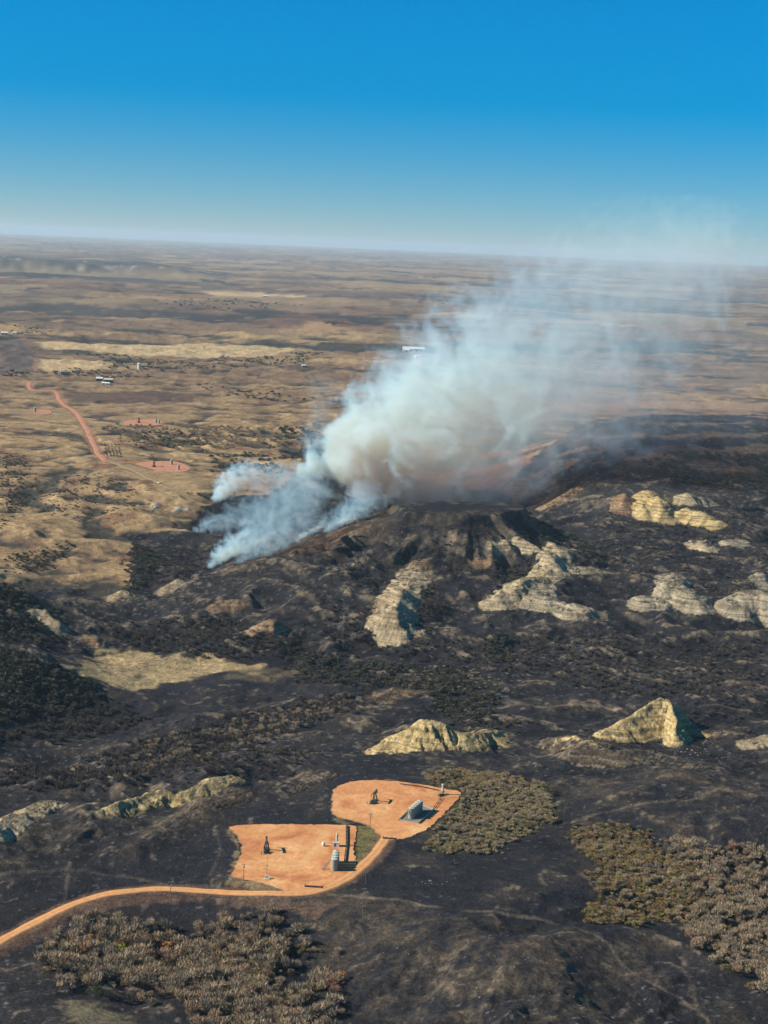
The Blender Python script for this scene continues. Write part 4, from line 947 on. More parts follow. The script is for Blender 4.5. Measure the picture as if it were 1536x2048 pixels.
gable('farmhouse', 'white roofed farmhouse, left one of the farmstead beyond the red road', land(199, 761), R(5), 13, 10, 4.5, 3, (M_BROWN, M_RWHITE, M_DARK), 2, 'house')
gable('shed', 'long pale shed at the right of the farmstead beyond the red road', land(217, 763), R(0), 18, 9, 4, 2.5, (M_BROWN, M_TROOF, M_DARK), 2, 'shed')
gable('shed', 'low pale shed at the front of the farmstead beyond the red road', land(212, 769), R(-8), 16, 6, 3, 1.6, (M_TROOF, M_RWHITE, M_DARK), 2, 'shed')
gable('farmhouse', 'white building at the far left edge, beyond the ploughed field', land(9, 669), R(10), 18, 11, 5, 3, (M_WHITE, M_RWHITE, M_DARK), 2, 'house')
gable('shed', 'pale shed right of the white building at far left', land(30, 668), R(-10), 12, 9, 4, 2.5, (M_TROOF, M_TROOF, M_DARK), 1, 'shed')
gable('shed', 'white shed in the tan field far beyond the smoke, centre left', land(532, 594), R(0), 26, 14, 6, 3, (M_WHITE, M_RWHITE, M_DARK), 2, 'shed')
gable('shed', 'white shed on the brown plain left of the smoke', land(607, 733), R(15), 9, 7, 3, 2, (M_WHITE, M_RWHITE, M_DARK), 1, 'shed')
p_ = land(278, 738); v_ = empty('silo', p_); tag(v_, 'tall white silo standing alone among dark brush, centre left', 'silo')
MB().lathe((0, 0, -1), [(3.6, 0), (3.6, 13)], 18).build('shell', M_WHITE, v_); MB().lathe((0, 0, 12), [(3.8, 0), (1.9, 1.7), (.3, 2.5)], 18).build('roof', M_RWHITE, v_)
for k in range(6):
    c = copy_tree(LT[0]); c.location = land(119 + 3.3 * k, 749.5); c.scale = (1.15,) * 3; c['group'] = 'row of tanks below the tan fields'
    c['label'] = 'small grey tank in the far row of six below the tan fields'

# -------------------------------------------------- trees and brush
def leafmat(name, cols, rough=.9):
    m = bpy.data.materials.new(name); m.use_nodes = True; nt = m.node_tree; N = nt.nodes; K = nt.links.new; b = N['Principled BSDF']; b.inputs['Roughness'].default_value = rough; b.inputs['Specular IOR Level'].default_value = .1
    oi = N.new('ShaderNodeObjectInfo'); geo = N.new('ShaderNodeNewGeometry')
    wn_ = N.new('ShaderNodeTexWhiteNoise'); wn_.noise_dimensions = '3D'
    sn = N.new('ShaderNodeVectorMath'); sn.operation = 'SNAP'; sn.inputs[1].default_value = (5, 5, 50); K(oi.outputs['Location'], sn.inputs[0])
    r_ = N.new('ShaderNodeValToRGB'); e = r_.color_ramp.elements
    e[0].color = cols[0] + (1,); e[1].color = cols[-1] + (1,)
    for i, c_ in enumerate(cols[1:-1]): q = e.new((i + 1) / (len(cols) - 1)); q.color = c_ + (1,)
    K(oi.outputs['Random'], r_.inputs[0])
    nz = N.new('ShaderNodeTexNoise'); nz.inputs['Scale'].default_value = .9; nz.inputs['Detail'].default_value = 3; K(geo.outputs['Position'], nz.inputs['Vector'])
    mr = N.new('ShaderNodeMapRange'); mr.inputs['From Min'].default_value = .3; mr.inputs['From Max'].default_value = .7; mr.inputs['To Min'].default_value = .45; mr.inputs['To Max'].default_value = 1.6; K(nz.outputs['Fac'], mr.inputs['Value'])
    s_ = N.new('ShaderNodeVectorMath'); s_.operation = 'SCALE'; K(r_.outputs[0], s_.inputs[0]); K(mr.outputs[0], s_.inputs['Scale']); K(s_.outputs[0], b.inputs['Base Color'])
    return m
M_BARK = material('bark', (.085, .072, .06), .9, 4, .25)
L_BARE = leafmat('bare_twigs', [(0.195, 0.165, 0.122), (0.319, 0.254, 0.172), (0.406, 0.312, 0.194), (0.259, 0.222, 0.172), (0.372, 0.239, 0.139)])
L_OLIVE = leafmat('olive_brush', [(0.283, 0.250, 0.120), (0.390, 0.322, 0.178), (0.269, 0.219, 0.149), (0.359, 0.329, 0.163), (0.419, 0.295, 0.178)])
L_GOLD = leafmat('gold_brush', [(0.290, 0.213, 0.077), (0.243, 0.223, 0.088), (0.348, 0.229, 0.088), (0.208, 0.163, 0.092), (0.301, 0.166, 0.103)])
L_DARK = leafmat('dark_brush', [(.050, .059, .039), (.079, .079, .053), (.059, .070, .053), (.106, .091, .064)])
L_JUN = leafmat('juniper_leaf', [(.032, .051, .022), (.054, .072, .029)])
L_LIME = leafmat('yellow_green_leaf', [(.300, .338, .056), (.375, .375, .075)])
L_ORANGE = leafmat('orange_leaf', [(.432, .234, .072), (.396, .216, .100)])
L_CHAR = leafmat('charred_twigs', [(0.060, 0.054, 0.052), (0.100, 0.086, 0.074), (0.080, 0.070, 0.062)])
def crown_mesh(name, mat, nleaf, w, h, leaf, twig, seed, lobes=7, low=.12):
    rg_ = np.random.default_rng(seed)
    cs = np.stack([rg_.normal(0, .30 * w, lobes), rg_.normal(0, .30 * w, lobes), h * (.30 + .50 * rg_.random(lobes))], 1); rad = w * (.26 + .20 * rg_.random(lobes))
    v = []; f = []
    for k in range(nleaf):
        i = rg_.integers(lobes); d_ = rg_.normal(size=3); d_ /= np.linalg.norm(d_); d_[2] = abs(d_[2]) * .9 - .2
        p = cs[i] + d_ * rad[i] * (.55 + .5 * rg_.random()) * (1, 1, .9); p[2] = max(p[2], low * h)
        if twig:
            u = d_ * .7 + rg_.normal(0, .38, 3) + (0, 0, 1.0); u /= np.linalg.norm(u); s_ = np.cross(u, rg_.normal(size=3)); s_ /= np.linalg.norm(s_)
            l_ = leaf * (.7 + .8 * rg_.random()); b_ = len(v); v += [p - u * l_ * .6 - s_ * l_ * .12, p - u * l_ * .6 + s_ * l_ * .12, p + u * l_ + s_ * l_ * .05]; f.append((b_, b_ + 1, b_ + 2))
        else:
            u = rg_.normal(size=3); u /= np.linalg.norm(u); s_ = np.cross(u, rg_.normal(size=3)); s_ /= np.linalg.norm(s_)
            l_ = leaf * (.6 + .8 * rg_.random()); b_ = len(v); v += [p - u * l_ * .5, p + s_ * l_ * .35, p + u * l_ * .5, p - s_ * l_ * .35]; f.append((b_, b_ + 1, b_ + 2, b_ + 3))
    me = bpy.data.meshes.new(name); me.from_pydata([tuple(map(float, q)) for q in v], [], f); me.materials.append(mat); return me
def trunk_mesh(h, seed):
    b = MB(); rg_ = random.Random(seed); b.cyl((0, 0, -.6), (0, 0, h * .4), h * .035, h * .022, n=6)
    for k in range(4):
        a = k * 1.57 + rg_.random(); l_ = h * .28; b.cyl((0, 0, h * (.2 + .06 * k)), (l_ * math.cos(a) * .8, l_ * math.sin(a) * .8, h * (.5 + .06 * k)), h * .02, h * .006, n=4)
    me = bpy.data.meshes.new('trunk'); me.from_pydata(b.v, [], b.f); me.materials.append(M_BARK); return me
KIND = {'bare': [crown_mesh('crown', L_BARE, 360, 3.9, 4.4, .80, True, 20 + i, 10) for i in range(3)],
        'olive': [crown_mesh('crown', L_OLIVE, 330, 3.2, 2.5, .62, True, 40 + i, 10, .04) for i in range(3)],
        'gold': [crown_mesh('crown', L_GOLD, 340, 3.4, 3.1, .66, True, 50 + i, 10, .05) for i in range(3)],
        'dark': [crown_mesh('crown', L_DARK, 170, 3.4, 3.4, .8, False, 60 + i) for i in range(3)],
        'char': [crown_mesh('crown', L_CHAR, 120, 2.6, 2.6, .8, True, 70 + i, 6) for i in range(3)]}
TRUNK = [trunk_mesh(4.2, i) for i in range(3)]
def tree(name, label, cat, group, p, crown, trunk, s, rz):
    t = empty(name, p, rz, s); tag(t, label, cat, group)
    for nm, me in (('trunk', trunk), ('crown', crown)):
        o = bpy.data.objects.new(nm, me); COLL.objects.link(o); o.parent = t
    return t
def scatter(px, n_, seed, clump=.0, warp=0.0, hole=None):
    q = ground_poly(px); q_lo, q_hi = q.min(0), q.max(0); rg_ = np.random.default_rng(seed); out = []
    x = rg_.uniform(q_lo[0], q_hi[0], n_ * 6); y = rg_.uniform(q_lo[1], q_hi[1], n_ * 6)
    d_ = poly_dist(x + warp * fbm(x / 18, y / 18, 3, seed), y + warp * fbm(x / 18, y / 18, 3, seed + 2), q); ok = d_ < (rg_.random(len(x)) - .62) * min(22.0, .22 * math.sqrt(np.prod(q_hi - q_lo)))
    if clump: ok &= (fbm(x / 16, y / 16, 3, seed + 5) + .35 * rg_.random(len(x))) > clump
    x, y = x[ok][:n_], y[ok][:n_]
    t_, l_ = polar(x, y); c_ = np.clip(np.searchsorted(COL, t_), 0, NC - 1); k_ = np.clip(np.searchsorted(LNR, l_), 0, NR - 1); ok = CLAY[k_, c_] < .25
    x, y = x[ok], y[ok]
    return np.stack([x, y, height_at(x, y)], 1)
def off_pads(p, margin=2.5):
    ok = np.ones(len(p), bool)
    for q, z in PADS.values(): ok &= poly_dist(p[:, 0], p[:, 1], q) > margin
    for ln, z, w in ROADS.values():
        for a in ln: ok &= np.hypot(p[:, 0] - a[0], p[:, 1] - a[1]) > w * .5 + 3
    return p[ok]
INST = {k: [] for k in KIND}
STAND = [(197, 1996, 5), (258, 2006, 3), (236, 1914, 3.5), (180, 1881, 3), (242, 1896, 3), (335, 1902, 3.5), (665, 1985, 6), (688, 1962, 3.5), (1090, 1582, 3), (1062, 1598, 2.5), (956, 1640, 2)]
STANDP = np.array([land(a, b)[:2] + (c,) for a, b, c in STAND])
def grow(pts, kind, smin, smax, singles=0, name='', label='', cat='', group='', seed=0):
    """the biggest in view become trees of their own, the rest joins the mass of its kind"""
    pts = off_pads(pts)
    for a in STANDP: pts = pts[(np.hypot(pts[:, 0] - a[0], (pts[:, 1] - a[1] + a[2] * .6) * .7) > a[2])]
    rg_ = np.random.default_rng(seed + 900); s = smin + (smax - smin) * rg_.random(len(pts)) ** 1.7; rz = rg_.uniform(0, 6.28, len(pts))
    d_ = np.linalg.norm(pts - np.array((0, 0, CAM_Z)), axis=1)
    th = np.arctan2(pts[:, 0], pts[:, 1]); vis = (np.abs(th) < R(12.2)) & (np.hypot(pts[:, 0], pts[:, 1]) > 715)
    order = np.argsort(-(s / d_) * vis)
    for j, i in enumerate(order):
        if j < singles and vis[i]:
            tree(name, label, cat, group, tuple(pts[i]), KIND[kind][j % 3], TRUNK[j % 3], float(s[i]), float(rz[i]))
        else: INST[kind].append((pts[i][0], pts[i][1], pts[i][2], s[i], rz[i]))
# the bare thicket in the draw below the road
GA = [(85,1905),(130,1870),(215,1840),(300,1850),(330,1880),(420,1865),(470,1835),(540,1850),(600,1880),(630,1910),(560,1950),(560,2000),(690,1950),(700,1990),(660,2070),(420,2070),(380,2010),(290,1985),(180,1970),(100,1950)]
pa = scatter(GA, 1300, 1, -.10, 13)
grow(pa, 'bare', .35, 1.6, 150, 'bare_tree', 'leafless grey-brown tree in the thicket below the road bend', 'tree', 'leafless trees in the thicket below the road', 1)
grow(scatter(GA, 160, 2, .0, 5), 'gold', .6, 1.3, 0, seed=2); grow(scatter(GA, 120, 3, .0, 5), 'char', .8, 1.4, 0, seed=3)
# unburnt olive brush beside the right-hand pad
GB = [(860,1552),(900,1540),(950,1548),(1000,1552),(1085,1572),(1105,1600),(1108,1642),(1050,1660),(1000,1690),(960,1702),(880,1706),(856,1694),(890,1650),(930,1605),(945,1580),(870,1570)]
grow(scatter(GB, 2200, 4, -.12, 12), 'olive', .3, .95, 60, 'olive_shrub', 'olive-green shrub in the unburnt brush right of the right-hand pad', 'shrub', 'olive shrubs beside the right-hand pad', 4)
grow(scatter(GB, 420, 204, -.05, 14), 'bare', .3, .85, 0, seed=204); grow(scatter(GB, 260, 205, .0, 14), 'gold', .3, .8, 0, seed=205)
grow(scatter([(860,1552),(900,1540),(1000,1556),(990,1570),(880,1572)], 130, 5), 'gold', .6, 1.1, 0, seed=5)
grow(scatter([(880,1552),(920,1552),(925,1566),(880,1568)], 40, 6), 'dark', .7, 1.0, 0, seed=6)
# autumn brush at the right
GC = [(1150,1660),(1210,1648),(1290,1680),(1330,1720),(1390,1740),(1410,1790),(1370,1830),(1300,1840),(1240,1850),(1175,1845),(1215,1800),(1195,1760),(1240,1745),(1160,1700)]
grow(scatter(GC, 1500, 7, -.08, 14), 'gold', .3, 1.0, 60, 'autumn_shrub', 'yellow-brown shrub in the autumn brush at the right', 'shrub', 'yellow-brown shrubs in the brush at the right', 7)
grow(scatter(GC, 330, 207, .0, 14), 'olive', .35, 1.0, 0, seed=207); grow(scatter(GC, 330, 208, .0, 14), 'bare', .3, .9, 0, seed=208)
GD = [(1310,1690),(1400,1690),(1470,1700),(1600,1720),(1600,2000),(1536,1990),(1450,1930),(1390,1880),(1350,1830),(1400,1790),(1370,1740)]
grow(scatter(GD, 1350, 8, -.08, 14), 'bare', .3, 1.25, 60, 'bare_shrub', 'leafless grey shrub in the burnt draw at the right edge', 'shrub', 'leafless shrubs in the draw at the right edge', 8)
grow(scatter(GD, 260, 9, .0, 6), 'gold', .5, 1.0, 0, seed=9)
# brush along the valley and over the burnt hills
for i, (poly, n_, kind, cl, lo, hi) in enumerate((
    ([(250,1500),(450,1440),(560,1410),(700,1390),(760,1410),(640,1440),(540,1480),(420,1520),(250,1560),(60,1580),(0,1540)], 900, 'char', -.2, .9, 1.9),
    ([(250,1500),(450,1440),(560,1410),(700,1390),(760,1410),(640,1440),(540,1480),(420,1520),(250,1560)], 320, 'bare', .0, .35, 1.1),
    ([(560,1280),(700,1320),(900,1340),(1000,1400),(960,1450),(880,1420),(740,1380),(600,1370)], 520, 'dark', -.05, .6, 1.4),
    ([(560,1280),(700,1320),(900,1340),(1000,1400),(960,1450),(880,1420),(740,1380),(600,1370)], 330, 'char', -.05, .5, 1.3),
    ([(-40,1300),(60,1320),(150,1350),(210,1385),(140,1410),(0,1440),(-60,1400)], 650, 'dark', -.15, .7, 1.6),
    ([(-40,1390),(200,1390),(300,1440),(150,1480),(-60,1500)], 500, 'char', -.1, .8, 1.7),
    ([(-40,1160),(40,1180),(110,1220),(120,1290),(-40,1300)], 420, 'dark', -.1, .7, 1.5),
    ([(230,1200),(300,1170),(330,1120),(270,1090),(262,1180)], 200, 'dark', -.2, .7, 1.3),
    ([(200,1250),(420,1230),(560,1260),(640,1300),(460,1320),(260,1290)], 600, 'char', -.05, .8, 1.6),
    ([(1000,1130),(1060,1120),(1055,1160),(1010,1185),(985,1160)], 150, 'dark', -.4, .6, 1.3),
    ([(820,1160),(870,1170),(890,1230),(830,1230)], 160, 'char', -.3, .7, 1.4),
    ([(960,1270),(1020,1275),(1030,1320),(980,1330)], 110, 'dark', -.3, .7, 1.4),
    ([(640,1190),(900,1270),(1200,1260),(1536,1270),(1536,1420),(1200,1390),(900,1330),(640,1280)], 1500, 'char', .0, .6, 1.5),
    ([(600,1130),(760,1080),(1050,1040),(1250,1110),(1200,1150),(950,1150),(700,1180)], 520, 'char', .1, .5, 1.2),
    ([(1040,1010),(1120,1060),(1200,1110),(1260,1130),(1150,1110),(1060,1060)], 240, 'dark', -.1, .8, 1.5),
    ([(1200,1000),(1536,1040),(1536,1200),(1250,1150)], 900, 'char', .0, .7, 1.5),
    ([(1280,930),(1536,900),(1536,990),(1350,960)], 500, 'dark', -.05, .8, 1.5),
    ([(0,1560),(250,1520),(450,1500),(640,1500),(640,1540),(400,1560),(150,1590)], 420, 'char', .02, .7, 1.3),
    ([(1000,1440),(1180,1400),(1536,1400),(1536,1540),(1250,1540)], 330, 'char', .08, .5, 1.0),
    ([(780,1340),(960,1330),(1000,1370),(900,1390),(800,1370)], 200, 'olive', .0, .3, .9),
    ([(880,1420),(1000,1430),(1040,1455),(900,1470)], 130, 'dark', -.1, .5, 1.0),
    ([(0,900),(60,920),(70,1010),(0,1060)], 500, 'dark', .02, .3, .9),
    ([(20,1110),(150,1090),(130,1120),(30,1150)], 160, 'dark', -.1, .5, .9),
    ([(240,870),(400,865),(420,890),(300,895)], 200, 'dark', .0, .7, 1.4), ([(200,850),(520,860),(600,890),(420,905),(250,890)], 380, 'bare', .1, .7, 1.4),
    ([(120,950),(260,960),(300,1020),(180,1060),(60,1030)], 320, 'dark', .12, .4, .8),
    ([(420,905),(560,915),(560,960),(430,950)], 120, 'dark', .05, 1., 1.8), ([(240,1105),(420,1090),(400,1160),(270,1160)], 260, 'char', -.1, .8, 1.5))):
    grow(scatter(poly, n_, 40 + i, cl, 8), kind, lo, hi, seed=40 + i)
# far draws and shelter belts
for i, (poly, n_) in enumerate((([(130,705),(280,712),(330,722),(520,735),(420,742),(300,745),(220,738),(200,720)], 320), ([(80,742),(230,745),(330,752),(220,758),(100,752)], 160), ([(420,716),(600,712),(620,728),(460,730)], 180),
    ([(580,705),(650,705),(650,712),(590,712)], 90), ([(40,742),(0,748),(0,755),(60,752)], 60), ([(0,655),(70,655),(110,668),(40,672)], 90), ([(640,640),(700,650),(660,655)], 40), ([(560,855),(640,860),(640,880),(580,885)], 100),
    ([(400,770),(560,790),(640,800),(520,806),(420,786)], 120), ([(300,600),(480,600),(620,610),(540,625),(350,618)], 260), ([(820,590),(960,600),(900,612),(830,606)], 160))):
    p_ = scatter(poly, int(n_ * .6), 80 + i, .0, 20); rr_ = np.hypot(p_[:, 0], p_[:, 1]).mean() if len(p_) else 1
    grow(p_, 'dark', .9, 1.9 if rr_ < 6000 else 3.0, seed=80 + i)
rowp = []
for k in range(5):
    a = np.array(hit(209 + 6.8 * k, 889, H)[:2]); b_ = np.array(hit(216 + 6.6 * k, 915, H)[:2])
    for u in np.linspace(0, 1, 22): rowp.append(a + (b_ - a) * u)
rowp = np.array(rowp); grow(np.column_stack([rowp, height_at(rowp[:, 0], rowp[:, 1])]), 'dark', .35, .7, seed=99)
# trees that stand out
def single(name, label, px, py, mat, w, h, seed, n_=320, leaf=.55, twig=False, group=None):
    me = crown_mesh('crown', mat, n_, w, h, leaf, twig, seed, 8); tree(name, label, 'tree', group, land(px, py), me, trunk_mesh(h, seed), 1.0, seed)
single('juniper_tree', 'dark green juniper with long shadow at the near edge of the thicket', 197, 1996, L_JUN, 6.2, 8.0, 201, 600)
single('juniper_tree', 'small dark juniper right of the big juniper below the thicket', 258, 2006, L_JUN, 3.2, 4.2, 202)
single('ash_tree', 'bright yellow-green tree standing out in the bare thicket', 236, 1914, L_LIME, 5.2, 6.4, 203)
single('ash_tree', 'orange-leaved tree at the upper left rim of the bare thicket', 180, 1881, L_ORANGE, 4.0, 4.6, 204)
single('ash_tree', 'orange-leaved tree above the yellow-green one in the thicket', 242, 1896, L_ORANGE, 4.6, 6.0, 205)
single('ash_tree', 'orange-leaved tree at the right of the thicket, halfway along', 335, 1902, L_ORANGE, 4.6, 6.6, 206)
single('ash_tree', 'reddish-brown leafy tree at the right end of the thicket', 665, 1985, leafmat('rust_leaf', [(.270, .134, .090), (.306, .162, .108)]), 9.0, 7.0, 207, 520, .8, True)
single('ash_tree', 'pale yellow tree on the rust-coloured clump, right end of the thicket', 688, 1962, L_ORANGE, 3.2, 5.0, 208)
single('pine_tree', 'upright green pine at the top right corner of the olive brush', 1090, 1582, leafmat('pine_leaf', [(.055, .085, .025), (.075, .10, .03)]), 3.6, 6.5, 209, 420)
single('juniper_tree', 'dark green tree lower down at the right end of olive brush', 1062, 1598, L_JUN, 3.2, 3.8, 210)
single('ash_tree', 'small bright orange tree inside the olive brush', 956, 1640, L_ORANGE, 2.2, 2.6, 211, 160, .5)
single('juniper_tree', 'dark bushy juniper on the yellow ridge left of the first smoke', 378, 989, L_JUN, 4.6, 3.0, 212); single('juniper_tree', 'dark juniper nearest the burn edge on the yellow ridge', 398, 990, L_JUN, 4.2, 2.6, 213)
# the masses: one object per kind, brush laid out by geometry nodes on its own points
def mass(kind, label_name):
    data = np.array(INST[kind], np.float32)
    if not len(data): return
    me = bpy.data.meshes.new(label_name); me.vertices.add(len(data)); me.vertices.foreach_set('co', data[:, :3].ravel().copy())
    for nm, col in (('size', 3), ('turn', 4)):
        a = me.attributes.new(nm, 'FLOAT', 'POINT'); a.data.foreach_set('value', data[:, col].copy())
    o = bpy.data.objects.new(label_name, me); COLL.objects.link(o); o['kind'] = 'stuff'
    ng = bpy.data.node_groups.new(label_name, 'GeometryNodeTree'); N = ng.nodes; K = ng.links.new
    ng.interface.new_socket('Geometry', in_out='INPUT', socket_type='NodeSocketGeometry'); ng.interface.new_socket('Geometry', in_out='OUTPUT', socket_type='NodeSocketGeometry')
    gi = N.new('NodeGroupInput'); go = N.new('NodeGroupOutput'); ip = N.new('GeometryNodeInstanceOnPoints'); K(gi.outputs[0], ip.inputs['Points'])
    oi = N.new('GeometryNodeObjectInfo'); oi.inputs['Object'].default_value = FIRST[kind]; oi.transform_space = 'ORIGINAL'; oi.inputs['As Instance'].default_value = False
    K(oi.outputs['Geometry'], ip.inputs['Instance'])
    def attr(nm):
        q = N.new('GeometryNodeInputNamedAttribute'); q.data_type = 'FLOAT'; q.inputs[0].default_value = nm; return q.outputs[0]
    cx = N.new('ShaderNodeCombineXYZ'); K(attr('turn'), cx.inputs[2]); K(cx.outputs[0], ip.inputs['Rotation'])
    cs = N.new('ShaderNodeCombineXYZ'); s_ = attr('size'); K(s_, cs.inputs[0]); K(s_, cs.inputs[1]); K(s_, cs.inputs[2]); K(cs.outputs[0], ip.inputs['Scale'])
    K(ip.outputs[0], go.inputs[0]); md = o.modifiers.new('brush', 'NODES'); md.node_group = ng
FIRST = {}
def rock_mesh(seed):
    rg_ = np.random.default_rng(seed); b = MB(); b.lathe((0, 0, -.3), [(.9, 0), (1.0, .35), (.75, .8), (.25, 1.0)], 7)
    v_ = np.array(b.v) + rg_.normal(0, .14, (len(b.v), 3)); me = bpy.data.meshes.new('rock'); me.from_pydata([tuple(map(float, q)) for q in v_], [], b.f); me.materials.append(M_ROCK); return me
M_ROCK = material('pale_rock', (.25, .22, .17), .95, 1.5, .3)
KIND['rock'] = [rock_mesh(1)]; INST['rock'] = []
for i, (poly, n_, lo_, hi_) in enumerate((([(700,1280),(1100,1270),(1200,1330),(900,1340)], 160, .5, 1.6), ([(640,1320),(760,1320),(720,1400),(640,1380)], 70, .5, 1.4), ([(1330,1480),(1420,1470),(1440,1520),(1350,1520)], 120, .5, 1.5),
        ([(0,1500),(300,1480),(600,1500),(500,1540),(100,1560)], 170, .4, 1.2), ([(900,1980),(1100,1900),(1150,1980),(1000,2060)], 60, .3, .8), ([(560,1810),(900,1830),(1250,1920),(1200,2040),(760,1960)], 260, .2, .6),
        ([(820,1755),(900,1755),(900,1770),(830,1768)], 25, .4, .9), ([(290,1000),(385,1000),(385,1035),(290,1030)], 90, .6, 1.6), ([(640,1090),(1200,1090),(1200,1250),(640,1240)], 260, .5, 1.5), ([(1200,1010),(1536,1020),(1536,1260),(1250,1230)], 260, .5, 1.5),
        ([(200,1180),(620,1150),(620,1290),(300,1290)], 200, .4, 1.3), ([(60,1620),(470,1570),(470,1680),(120,1700)], 260, .25, .8), ([(1180,1600),(1420,1580),(1420,1610),(1200,1630)], 120, .3, .8), ([(430,1860),(560,1880),(540,1930),(430,1900)], 50, .4, 1.0))):
    p_ = off_pads(scatter(poly, int(n_ * .4), 500 + i, .18, 6)); q_ = np.random.default_rng(600 + i)
    for a_ in p_: INST['rock'].append((a_[0], a_[1], a_[2], q_.uniform(lo_, hi_) * (.25 + .45 * q_.random()), q_.uniform(0, 6.28)))
rk = bpy.data.objects.new('boulder', KIND['rock'][0]); COLL.objects.link(rk); rk.location = land(860, 1762); rk.scale = (1.1, 1.0, .8); tag(rk, 'pale boulder on the burnt slope right of the road curve', 'boulder'); FIRST['rock'] = rk
for kind, nm, lb, px, py in (('bare', 'bare_tree', 'leafless tree standing alone below the thicket, right of the small juniper', 300, 2012), ('olive', 'olive_shrub', 'olive shrub at the lower left tip of the olive brush', 850, 1700),
        ('gold', 'autumn_shrub', 'yellow-brown shrub at the lower left tip of the autumn brush', 1170, 1846), ('dark', 'dark_shrub', 'dark green shrub right of the pale dead patch under the pine', 1108, 1590), ('char', 'charred_shrub', 'charred bare shrub on the black slope below the olive brush', 905, 1730)):
    t_ = tree(nm, lb, 'shrub' if 'shrub' in nm else 'tree', None, land(px, py), KIND[kind][0], TRUNK[0], .95, 1.0)
    FIRST[kind] = [c_ for c_ in t_.children if c_.name.startswith('crown')][0]
for kind, nm in (('bare', 'bare_brush'), ('olive', 'olive_brush'), ('gold', 'autumn_brush'), ('dark', 'dark_brush'), ('char', 'charred_brush'), ('rock', 'scattered_rocks')): mass(kind, nm)

